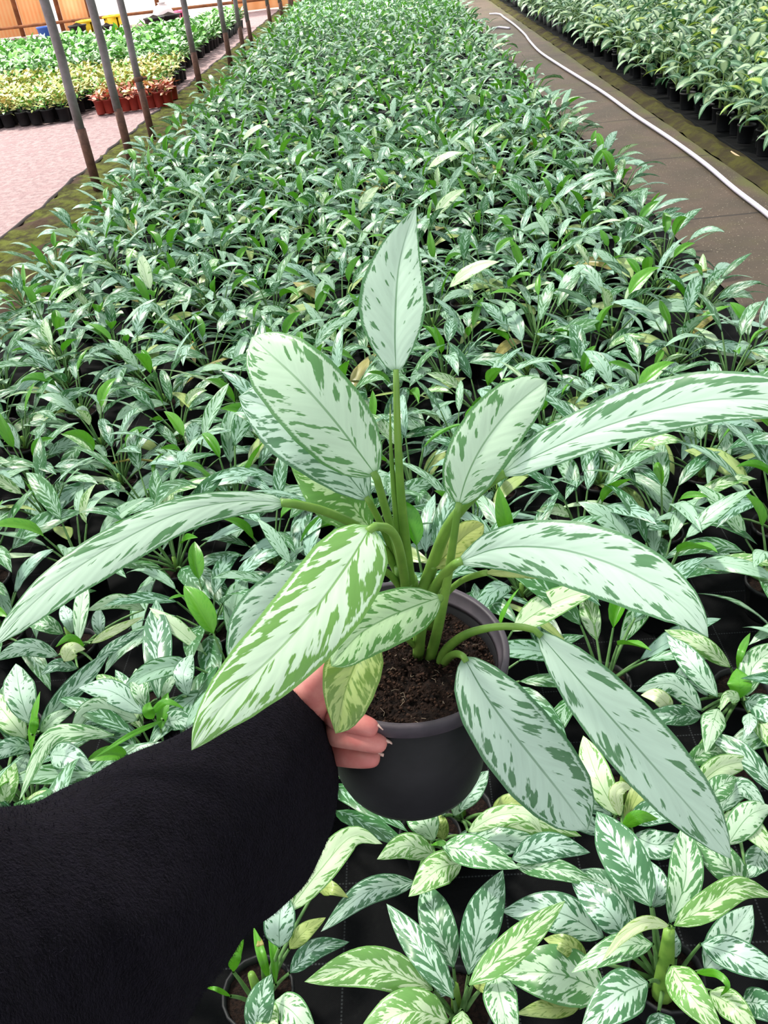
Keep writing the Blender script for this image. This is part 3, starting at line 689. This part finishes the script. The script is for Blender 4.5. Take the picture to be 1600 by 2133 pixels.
def block(name, potkey, pr, ph, keys, n, h, L, spread, places, lab, grp, limit=290, nv=5, massname=None, masslab=None):
    pm = bed_pot_mesh('pot', pr, ph, potkey, 12); pro = []; mbs = []
    for k in range(nv):
        t = thing(name, (0, 0, 0), lab, 'potted plant', grp); mesh_obj('pot', pm, t)
        mb = MB(); bush(mb, keys, n, h, L, spread, ph * .95); mb.build('foliage', t); pro.append(t); mbs.append(mb)
    places.sort(key=depth)
    for i, (X, Y) in enumerate(places[:limit]):
        if i < nv: pro[i].location = (X, Y, .012); pro[i].rotation_euler = (0, 0, rnd.uniform(0, 6))
        else: copy_thing(pro[i % nv], (X, Y, .012), rnd.uniform(0, 6.28), rnd.uniform(.85, 1.15))
    if places[limit:]:
        for mb in mbs: simple_pot(mb, pr, ph, potkey)
        tag(scatter(massname, prep(mbs), places[limit:]), masslab, 'plants', kind='stuff')
def lat(x0, x1, y0, y1, sx, sy, cond=lambda x, y: True, mx=40):
    out = []; y = y0
    while y < y1:
        x = x0
        while x < x1:
            X = x + rnd.uniform(-.15, .15) * sx; Y = y + rnd.uniform(-.15, .15) * sy
            if cond(X, Y) and in_view(X, Y, .3, mx): out.append((X, Y))
            x += sx
        y += sy
    return out
# red pots: a short double row behind the first posts
reds = []
for k in range(9):
    a = gp(213 + 17.5 * k, 240 - 2.2 * k); reds.append((a[0], a[1]))
for k in range(9):
    a = gp(222 + 17 * k, 230 - 2.4 * k); reds.append((a[0] + .02, a[1] + .06))
block('red_potted_plant', 'redpot', .066, .15, ['red', 'redp', 'redp', 'yel2'], 22, .25, .085, .075, reds, 'small red-leaved plant in a brick red pot behind the grey posts', 'red pots behind the posts')
block('yellow_potted_bush', 'potbed', .075, .14, ['yel', 'yel', 'yel2', 'grn'], 34, .34, .075, .11, lat(-7.2, -2.86, 10.95, 13.0, .17, .2, lambda x, y: y > 10.95 or x < -3.9) + lat(-7.2, -3.75, 10.45, 10.95, .16, .17), 'yellow-green bushy plant in a black pot at the front of the left bed', 'yellow-green bushes on the left',
      290, 6, 'yellow_bush_mass', 'rest of the yellow-green bushes behind the nearer ones on the left')
block('green_potted_bush', 'potbed', .09, .15, ['grn', 'grn', 'grn2', 'pale'], 40, .40, .12, .14, lat(-13.5, -2.95, 13.6, 20.6, .24, .26, lambda x, y: y < 18.5 or x > -3.9), 'bright green bushy plant in a black pot in the sunlit far left bed', 'green bushes in the far left bed',
      290, 6, 'green_bush_mass', 'rest of the bright green bushes filling the far left bed towards the wall')

# things along the back wall
M['blue'] = simple('blue plastic', rgb(58, 104, 190), .4); M['yellowp'] = simple('yellow plastic', rgb(242, 208, 40), .5)
M['pinkp'] = simple('pink plastic', rgb(226, 110, 150), .5); M['tubblack'] = simple('black tub plastic', rgb(28, 26, 28), .5)
def tub(px, py, y, r, h, key, name, label, cat, soilf=True):
    p = wpt(px, py, y); t = thing(name, (p[0], p[1], 0.0), label, cat)
    zt = p[2]; z0 = max(0.01, zt - h)
    if z0 <= .1: z0 = .01
    mb = MB(); mb.lathe([(.001, z0), (r * .75, z0), (r * .97, zt - .03), (r * 1.05, zt - .03), (r * 1.05, zt), (r * .93, zt), (r * .9, zt - .05)], key, 24); mb.build('body', t)
    if soilf:
        mb = MB(); mb.lathe([(.92 * r, zt - .04), (.6 * r, zt + .0), (.001, zt + .05)], 'soil', 20); mb.build('soil', t)
    # a low stand of timber below it so that it rests on something
    if z0 > .1:
        mb = MB(); mb.box((-r, -r, 0.0), (r, r, z0 - .03), 'timber'); mb.box((-r * 1.1, -r * 1.1, z0 - .03), (r * 1.1, r * 1.1, z0), 'timber'); mb.build('stand', t)
tub(320, 36, 20.9, .22, .3, 'tubblack', 'black_tub', 'black tub heaped with soil, left one of the pair by the back wall', 'tub')
tub(351, 30, 21.3, .25, .34, 'tubblack', 'black_tub', 'black tub heaped with brown soil, right one of the pair by the back wall', 'tub')
tub(160, 52, 22.0, .2, .22, 'tubblack', 'black_tub', 'flat dark tub half hidden in front of the yellow containers', 'tub')
tub(222, 52, 22.0, .14, .2, 'tubblack', 'black_tub', 'small round dark tub between the two yellow containers', 'tub')
tub(91, 55, 21.6, .17, .35, 'blue', 'blue_barrel', 'blue plastic barrel at the left of the back wall', 'barrel', False)
def crate(px0, px1, py0, y, key, name, label, cat, h):
    a = wpt(px0, py0, y); b = wpt(px1, py0, y); cxm = (a[0] + b[0]) / 2; hw = abs(b[0] - a[0]) / 2; zt = a[2]
    t = thing(name, (cxm, y, .01), label, cat); mb = MB()
    n = 6
    for (x0, x1, y0, y1) in ((-hw, -hw + .03, -.25, .25), (hw - .03, hw, -.25, .25), (-hw, hw, -.25, -.22), (-hw, hw, .22, .25)): mb.box((x0, y0, 0), (x1, y1, zt), key)
    mb.box((-hw, -.25, 0), (hw, .25, .03), key); mb.build('body', t)
    mb = MB()
    for x in (-1, 1): mb.box((x * hw - .025, -.28, zt - .04), (x * hw + .025, .28, zt), key)
    for s in (-1, 1): mb.box((-hw, s * .26 - .025, zt - .04), (hw, s * .26 + .025, zt), key)
    mb.build('rim', t)
crate(166, 196, 44, 22.6, 'yellowp', 'yellow_crate', 'yellow plastic crate, left one behind the green bushes', 'crate', .3)
crate(221, 250, 34, 22.8, 'yellowp', 'yellow_crate', 'taller yellow plastic crate, right one behind the green bushes', 'crate', .4)
crate(364, 382, 24, 22.9, 'pinkp', 'pink_crate', 'pink plastic crate beside the soil tubs at the back wall', 'crate', .3)
# white sack on the tubs
p = wpt(338, 18, 21.9); t = thing('white_sack', (p[0], p[1], 0.0), 'whitish sack standing behind the soil tubs at the back wall', 'sack')
M['sack'] = simple('white woven sack', rgb(232, 214, 214), .8)
mb = MB(); zt = p[2] + .12; mb.lathe([(.001, 0), (.2, .01), (.25, zt * .3), (.25, zt * .6), (.18, zt * .85), (.07, zt * .95), (.1, zt), (.001, zt + .01)], 'sack', 16); mb.build('body', t)

# ------------------------------------------------------------------ held plant
RC = at(845, 1347, 0.56)                       # centre of the pot's rim
AX = np.array([-.056, 0, -1.0]); AX /= np.linalg.norm(AX); PH = .12
BASE = RC + AX * PH
hero = thing('held_aglaonema', BASE, 'big potted aglaonema with long silver leaves, held up in a black plastic pot', 'potted plant')
ex = np.cross(AX, [0, 1, 0]); ex /= np.linalg.norm(ex); ey = np.cross(AX, ex)
def hl(prof_, key, sides=72):
    mb = MB(); P = [[RC + AX * (-z) + r * (math.cos(2 * math.pi * k / sides) * ex + math.sin(2 * math.pi * k / sides) * ey) for k in range(sides)] for r, z in prof_]
    mb.grid(P, key, True); return mb
mb = hl([(.001, -.119), (.045, -.119), (.050, -.1195), (.0535, -.118), (.0555, -.112), (.0655, -.012), (.0640, -.012), (.0622, -.013), (.0605, -.05)], 'pot')
po = mb.build('pot', hero, BASE)
mb = hl([(.0655, -.0115), (.0668, -.0105), (.0690, -.0105), (.0696, -.0095), (.0698, -.001), (.0692, 0), (.0658, 0), (.0652, -.001), (.0645, -.008), (.0630, -.0085), (.0622, -.0118), (.0655, -.0115)], 'rim')
ro = mb.build('rim', po, BASE - 0 * BASE); ro['label'] = 'dusty grey rolled rim'
mb = MB(); rr = random.Random(4); sides = 90
def sh(r, a): return .0035 * math.sin(a * 3 + r * 90) * math.sin(r * 130 + a) + .0022 * rr.random()
P = [[RC + AX * (.0215 - sh(r, 2 * math.pi * k / sides)) + r * (math.cos(2 * math.pi * k / sides) * ex + math.sin(2 * math.pi * k / sides) * ey) for k in range(sides)] for r in np.linspace(.0005, .0618, 42)]
mb.grid(P, 'soil', True)
for i in range(1500):                          # crumbs and bark bits
    r = .060 * math.sqrt(rr.random()); a = rr.uniform(0, 6.28); s = rr.uniform(.0006, .0019)
    c0 = RC + AX * (.0185 + rr.uniform(-.001, .002)) + r * (math.cos(a) * ex + math.sin(a) * ey)
    vs = [c0 + s * np.array([rr.uniform(.4, 1.3) * q for q in d]) for d in ((1, 0, 0), (-1, 0, 0), (0, 1, 0), (0, -1, 0), (0, 0, 1), (0, 0, -1))]
    mb.add(vs, [(0, 2, 4), (2, 1, 4), (1, 3, 4), (3, 0, 4), (2, 0, 5), (1, 2, 5), (3, 1, 5), (0, 3, 5)], 'crumb')
for i in range(70):
    r = .056 * math.sqrt(rr.random()); a = rr.uniform(0, 6.28); c0 = RC + AX * .0165 + r * (math.cos(a) * ex + math.sin(a) * ey)
    d = np.array([rr.uniform(-1, 1), rr.uniform(-1, 1), .25]); d2 = np.array([rr.uniform(-1, 1), rr.uniform(-1, 1), .1]); l = rr.uniform(.003, .008)
    mb.tube([c0, c0 + d * l * .5, c0 + d * l * .6 + d2 * l * .5], .00016, 'fibre', 3, False)
mb.build('soil', hero, BASE)

T_fat = [(0, .03), (.03, .3), (.1, .6), (.22, .86), (.4, 1), (.6, 1), (.78, .86), (.9, .6), (.96, .36), (1, 0)]
T_late = [(0, .03), (.04, .22), (.15, .55), (.3, .8), (.5, .98), (.62, 1), (.75, .9), (.87, .62), (.95, .3), (1, 0)]
T_point = [(0, .03), (.05, .3), (.15, .62), (.28, .9), (.38, 1), (.5, .95), (.65, .74), (.8, .46), (.92, .18), (1, 0)]
def D(x, y, d): return at(x, y, d)
def hero_leaf(pts, wl, wr, key, pet, rad=.003, slope=(0, 0), tabs=None, fold=.3, arch=.3, wave=.04, tint=.5, amt=.5, label=None, seed=None):
    mb = MB(); P3 = [D(*q) for q in pts]
    mid = px_leaf(mb, P3, wl, wr, key, 40, 8, slope, tabs=tabs, n_fold=fold, arch=arch, wave=wave, tint=tint, amt=amt, seed=seed)
    o = mb.build('leaf', hero, BASE)
    if label: o['label'] = label
    if pet:
        m2 = MB(); Q = spline([D(*q) for q in pet] + [mid[0] * 1.0, mid[1]], 18); r0, r1 = (rad if isinstance(rad, tuple) else (rad * 1.5, rad)); r0 *= .68; r1 *= .78
        m2.tube(Q, np.linspace(r0, r1, 18), 'stem', 10); c = m2.build('petiole', o, BASE)
    return o
# upright top leaf
hero_leaf([(825, 778, .445), (823, 700, .442), (826, 610, .442), (833, 545, .443), (848, 485, .443), (868, 430, .442)], 78, 63, 'hero', [(862, 1275, .575), (852, 1190, .545), (836, 1040, .497), (829, 920, .468)], (.0062, .0021), (.1, .1), (T_point, T_point), .28, .2, .03, .35, .12, seed=.13)
# broad left leaf in front
hero_leaf([(783, 990, .455), (735, 925, .447), (682, 858, .44), (625, 795, .438), (566, 740, .442), (524, 702, .45)], 92, 78, 'hero', [(850, 1240, .56), (835, 1170, .535), (815, 1100, .505), (800, 1050, .48)], (.005, .0027), (-.1, .1), (T_fat, T_fat), .25, .35, .05, .75, .32, seed=.41)
# silver leaf behind it
hero_leaf([(768, 1042, .49), (710, 972, .484), (645, 908, .48), (572, 855, .482), (497, 826, .49)], 78, 88, 'hero', [(845, 1235, .565), (830, 1180, .55), (800, 1105, .52)], (.0045, .0024), (.15, .15), (T_late, T_late), .2, .3, .06, .0, .4, seed=.77)
# yellow-green leaf below
hero_leaf([(772, 1102, .515), (722, 1040, .51), (665, 1002, .508), (606, 972, .51)], 66, 52, 'herogreen', [(845, 1240, .57), (810, 1160, .54)], (.0035, .0022), (.1, .1), None, .25, .3, .05, 1.0, .85, 'yellow-green ageing leaf with a brown scar')
# long leaf to the lower left
hero_leaf([(600, 1048, .455), (500, 1044, .44), (380, 1066, .42), (250, 1128, .40), (130, 1205, .385), (40, 1285, .377), (-18, 1350, .373)], 52, 38, 'hero', [(848, 1245, .57), (815, 1165, .54), (745, 1098, .50), (670, 1063, .475)], (.0052, .003), (.45, -.4), ([(0, .03), (.05, .4), (.15, .55), (.3, .75), (.5, .95), (.65, 1), (.8, .85), (.92, .5), (1, 0)],) * 2, .2, .3, .05, .3, .3, seed=.55)
# big bright leaf in front
hero_leaf([(772, 1098, .425), (728, 1170, .405), (665, 1258, .388), (590, 1345, .375), (505, 1428, .367), (440, 1500, .363), (399, 1563, .362)], 92, 84, 'herolime', [(845, 1245, .57), (842, 1200, .53), (828, 1130, .47), (806, 1100, .44)], (.0052, .003), (-.05, -.1), ([(0, .1), (.03, .45), (.1, .75), (.22, .95), (.36, 1), (.52, .96), (.68, .84), (.8, .66), (.9, .4), (.96, .2), (1, 0)],) * 2, .28, .3, .04, .7, .48, seed=.3, label='large bright leaf with lime margin')
# dark-edged silver leaf behind it
hero_leaf([(760, 1180, .49), (690, 1205, .478), (600, 1245, .468), (535, 1300, .46), (490, 1400, .455)], 62, 62, 'hero', [(845, 1240, .57), (810, 1195, .53)], (.004, .0024), (.1, .1), (T_fat, T_fat), .2, .3, .04, .0, .4)
# leaf with its tip under the bright one
hero_leaf([(918, 1244, .475), (865, 1262, .46), (800, 1290, .448), (745, 1325, .442), (690, 1388, .438)], 60, 58, 'herogreen', [(872, 1362, .578), (876, 1320, .55), (890, 1275, .515)], (.0062, .003), (.1, .1), (T_fat, T_late), .25, .35, .06, .4, .38, seed=.9)
# small pale leaf hanging over the rim
hero_leaf([(772, 1318, .49), (740, 1385, .477), (716, 1450, .47), (699, 1528, .47)], 60, 62, 'olive', [(868, 1350, .575), (835, 1320, .53), (800, 1305, .51)], (.003, .002), (.1, .2), (T_fat, T_point), .3, .25, .05, .1, .95, 'small dull yellow-green leaf')
# right leaf with front stem
hero_leaf([(955, 1053, .465), (972, 995, .455), (1003, 932, .447), (1050, 868, .442), (1098, 823, .44), (1139, 793, .438)], 64, 62, 'hero', [(896, 1372, .578), (912, 1310, .555), (930, 1220, .52), (944, 1130, .488)], (.0058, .0024), (.1, .15), (T_fat, T_fat), .25, .3, .05, 1.0, .3, seed=.21)
# long leaf running out to the right
hero_leaf([(1038, 992, .455), (1120, 948, .44), (1240, 896, .425), (1370, 855, .41), (1500, 832, .395), (1640, 838, .382), (1760, 880, .372)], 64, 50, 'hero', [(872, 1262, .565), (900, 1180, .535), (935, 1095, .50), (985, 1035, .475)], (.007, .0035), (-.3, .4), ([(0, .05), (.08, .5), (.2, .72), (.35, .85), (.5, 1), (.65, .98), (.8, .8), (.92, .45), (1, 0)],) * 2, .25, .3, .04, .35, .38, seed=.64)
# leaf to the middle right
hero_leaf([(952, 1172, .475), (1040, 1142, .458), (1150, 1142, .438), (1255, 1168, .42), (1350, 1212, .405), (1428, 1268, .395), (1476, 1328, .392)], 68, 78, 'hero', [(886, 1262, .565), (905, 1225, .545), (930, 1192, .51)], (.0062, .003), (.1, .1), (T_late, T_late), .2, .3, .05, .3, .3, seed=.48)
# hidden leaf whose stem shows below it
hero_leaf([(1010, 1193, .50), (1070, 1190, .485), (1130, 1196, .475), (1190, 1215, .47)], 14, 14, 'olive', [(915, 1262, .57), (935, 1232, .55), (965, 1208, .53)], (.003, .0026))
# yellow leaf behind
hero_leaf([(903, 1182, .53), (935, 1150, .527), (970, 1115, .525), (1008, 1092, .525)], 30, 32, 'olive', [(885, 1240, .57)], (.003, .002), (.1, .1), (T_fat, T_fat), tint=.95, label='small yellowish leaf')
# long leaf hanging to the lower right
hero_leaf([(1118, 1314, .50), (1185, 1392, .487), (1258, 1478, .478), (1330, 1560, .474), (1400, 1640, .476), (1462, 1712, .482), (1524, 1790, .492)], 76, 64, 'hero', [(915, 1388, .578), (928, 1355, .565), (970, 1322, .54), (1030, 1306, .518), (1085, 1306, .506)], (.0052, .0026), (.1, .15), ([(0, .03), (.05, .3), (.13, .6), (.25, .85), (.4, 1), (.55, 1), (.7, .88), (.82, .66), (.92, .36), (1, 0)],) * 2, .22, .28, .04, .25, .22, seed=.17)
# broad leaf hanging over the pot side
hero_leaf([(966, 1368, .515), (1008, 1442, .505), (1062, 1518, .503), (1120, 1592, .508), (1172, 1658, .517), (1224, 1730, .53)], 82, 84, 'hero', [(918, 1392, .58), (932, 1372, .565), (950, 1362, .54)], (.0048, .0026), (.1, .1), (T_fat[:-2] + [(.96, .3), (1, 0)],) * 2, .2, .3, .04, .12, .3, seed=.7)
# rolled new leaf
m2 = MB(); m2.tube(spline([D(850, 1210, .56), D(836, 1150, .535), D(823, 1040, .50), D(814, 930, .472), D(813, 842, .452)], 20), np.array([.006, .0058, .0056, .0054, .0051, .0048, .0045, .0042, .004, .0036, .0032, .0029, .0026, .0023, .002, .0016, .0013, .001, .0007, .0003]) * .66, 'stem', 10)
o = m2.build('leaf', hero, BASE); o['label'] = 'rolled spear of a new leaf'
# main stems out of the soil
for k, (q, r) in enumerate([([(868, 1300, .595), (860, 1250, .575), (850, 1205, .553)], (.010, .0085)), ([(895, 1300, .59), (888, 1260, .57), (878, 1235, .56)], (.0075, .006)), ([(845, 1290, .59), (840, 1240, .565), (832, 1180, .54)], (.0075, .005)), ([(910, 1300, .59), (905, 1260, .57), (915, 1225, .553)], (.0065, .005)), ([(872, 1380, .592), (872, 1340, .565), (872, 1310, .55)], (.006, .0055))]):
    m2 = MB(); m2.tube(spline([D(*w_) for w_ in q], 8), np.linspace(r[0] * .72, r[1] * .72, 8), 'stem', 12); m2.build('stem', hero, BASE)

# ------------------------------------------------------------------ person: arm, hand and sleeve
person = thing('person', at(300, 1800, .40), "person's left arm in a fuzzy black woollen sleeve, hand gripping the held pot", 'person')
PO = np.array(person.location)
M['skin'] = None
g = G('skin'); tc = g.n('TexCoord').outputs['Object']; n = g.noise(tc, 45.0, 4, .6)
c = g.mix(g.step(n, .3, .7), rgb(216, 148, 138), rgb(196, 114, 110)); fine = g.noise(tc, 700.0, 3, .6)
b = g.n('Bump', {'Height': fine, 'Strength': .25, 'Distance': .0004})
p_ = g.n('BsdfPrincipled', {'Base Color': c, 'Roughness': .5, 'Normal': b.outputs[0], 'Subsurface Weight': .15, 'Subsurface Scale': .01}); p_.inputs['Subsurface Radius'].default_value = (1, .3, .2)
M['skin'] = g.fin(p_.outputs[0]); M['nail'] = simple('fingernail', rgb(226, 190, 178), .25)
def pot_hit(px, py, off):
    """point on the pot's outer wall (offset outwards) under a pixel"""
    r = ray(px, py)
    for d in np.arange(.46, .72, .0006):
        q = CAM + r * d - RC; h = q.dot(AX); rad = np.linalg.norm(q - AX * h); rw = .0655 - .010 * max(0, min(1, (h - .012) / .1)) + off
        if 0 < h < .13 and rad < rw: return CAM + r * d
    return at(px, py, .585)
V = []; E_ = []; RR = []
def vtx(p, r, par=None):
    V.append(tuple(p)); RR.append(r)
    if par is not None: E_.append((par, len(V) - 1))
    return len(V) - 1
w0 = vtx(at(610, 1560, .575), .021)
w1 = vtx(at(560, 1610, .55), .021, w0); w2 = vtx(at(480, 1680, .51), .027, w1); w3 = vtx(at(330, 1790, .45), .034, w2); w4 = vtx(at(150, 1930, .38), .04, w3)
pa = vtx(at(642, 1535, .59), .019, w0)
def finger(pts, rs, par):
    k = par
    for p, r in zip(pts, rs): k = vtx(p, r, k)
    return k
f_mid = [at(668, 1518, .592), pot_hit(706, 1530, .0095), pot_hit(745, 1536, .009), pot_hit(780, 1546, .008), pot_hit(807, 1554, .0062)]
f_rng = [at(664, 1558, .592), pot_hit(702, 1570, .0092), pot_hit(738, 1575, .0088), pot_hit(770, 1578, .0078), pot_hit(794, 1580, .006)]
f_idx = [at(672, 1478, .586), pot_hit(706, 1497, .0070), pot_hit(738, 1504, .0065), pot_hit(766, 1513, .006), pot_hit(788, 1524, .005)]
f_lit = [at(650, 1585, .59), pot_hit(694, 1612, .012), pot_hit(712, 1622, .010), pot_hit(728, 1630, .010)]
finger(f_mid, [.0100, .0089, .0085, .0076, .0056], pa); finger(f_rng, [.0100, .0086, .0083, .0074, .0052], pa)
finger(f_idx, [.0100, .0078, .0074, .0068, .0054], pa)
finger([at(634, 1500, .55), at(648, 1455, .522), at(664, 1408, .508), at(688, 1376, .506), at(712, 1362, .518)], [.0155, .014, .0115, .0095, .0075], pa)
me = bpy.data.meshes.new('arm'); me.from_pydata([tuple(np.array(v) - PO) for v in V], E_, [])
arm = bpy.data.objects.new('arm', me); C.objects.link(arm); arm.parent = person
sk = arm.modifiers.new('skin', 'SKIN'); sk.use_smooth_shade = True
for i, r in enumerate(RR): me.skin_vertices[0].data[i].radius = (r, r)
me.skin_vertices[0].data[0].use_root = True
ss = arm.modifiers.new('sub', 'SUBSURF'); ss.levels = 2; ss.render_levels = 2; me.materials.append(M['skin'])
def nail(p0, p1, side, wdt):
    """small curved nail plate at a fingertip"""
    p0 = np.array(p0); p1 = np.array(p1); t = p1 - p0; t /= np.linalg.norm(t); up_ = side / np.linalg.norm(side); up_ -= t * up_.dot(t); up_ /= np.linalg.norm(up_); sd = np.cross(t, up_)
    mb = MB(); P = []
    for i in range(6):
        f = i / 5; row = []
        for j in range(7):
            a = (j / 6 - .5) * 1.9
            row.append(p1 - t * .0062 + t * .0078 * f + up_ * (wdt * math.cos(a) * (1 - .3 * f * f)) + sd * (wdt * math.sin(a) * (1 - .18 * f * f)))
        P.append(row)
    mb.grid(P, 'nail'); o = mb.build('fingernail', person, PO)
    s = o.modifiers.new('thick', 'SOLIDIFY'); s.thickness = .0006
upc = R.T @ np.array([.6, .7, -0.35])
for ff in (f_mid, f_rng, f_idx):
    nail(ff[-2], ff[-1], upc, .0048)

# sleeve: rings given by their upper and lower silhouette
rings = [((-420, 1760), (-60, 2900), .27, .085), ((-250, 1735), (130, 2560), .31, .085), ((-60, 1692), (300, 2265), .36, .08), ((110, 1664), (440, 2052), .40, .075), ((245, 1588), (522, 1930), .435, .07),
         ((400, 1512), (612, 1868), .47, .062), ((510, 1462), (664, 1795), .50, .055), ((595, 1436), (692, 1720), .525, .048), ((645, 1452), (705, 1640), .54, .038), ((668, 1478), (704, 1600), .555, .028)]
mb = MB(); n = 56; dense = []
ctrl = [np.array([a[0], a[1], b[0], b[1], d, th]) for a, b, d, th in rings]
sm = spline(ctrl, 70); P = []; rr = random.Random(3)
def bump_s(i, a): return 1 + .018 * math.sin(i * .35 + 3 * a) + .012 * math.sin(i * .8 - 2 * a) + .008 * math.sin(7 * a + i * .2)
for i, c_ in enumerate(sm):
    A = at(c_[0], c_[1], c_[4]); B = at(c_[2], c_[3], c_[4]); cen = (A + B) / 2; hv = (A - B) / 2; vd = cen - CAM; vd /= np.linalg.norm(vd)
    P.append([cen + (hv * math.cos(2 * math.pi * k / n) + vd * c_[5] * math.sin(2 * math.pi * k / n)) * bump_s(i, 2 * math.pi * k / n) for k in range(n)])
last = P[-1]; cc = sum(last) / n; ax_in = P[-8][0] * 0 + (sum(P[-12]) / n - cc)
for f, s in ((.05, .93), (.4, .86), (1.0, .84)): P.append([cc + ax_in * f * .9 + (q - cc) * s for q in last])
mb.grid(P, 'wool', True); sl = mb.build('sleeve', person, PO)
mb = MB(); Pn = P[:70]
for i in range(42000):                         # woollen fuzz
    a = rr.random() ** .8 * 68; i0 = int(a); k = rr.randrange(n); fa = a - i0; fb = rr.random()
    q = (Pn[i0][k] * (1 - fa) + Pn[i0 + 1][k] * fa) * (1 - fb) + (Pn[i0][(k + 1) % n] * (1 - fa) + Pn[i0 + 1][(k + 1) % n] * fa) * fb
    cen = sum(Pn[i0][::14]) / 4; o_ = q - cen; o_ /= np.linalg.norm(o_); j = np.array([rr.gauss(0, .7), rr.gauss(0, .7), rr.gauss(0, .7)]); dr = o_ * .8 + j; dr /= np.linalg.norm(dr)
    l = rr.uniform(.0012, .0038); sd = np.cross(dr, [rr.random(), rr.random(), rr.random()]); sd *= .00014 / np.linalg.norm(sd)
    mb.add([q - sd, q + sd, q + dr * l * .6 + o_ * l * .2, ], [(0, 1, 2)], 'fuzz')
fz = mb.build('wool_fuzz', sl, (0, 0, 0)); fz.data.transform(Matrix.Translation(-Vector(PO))); fz['kind'] = 'stuff'
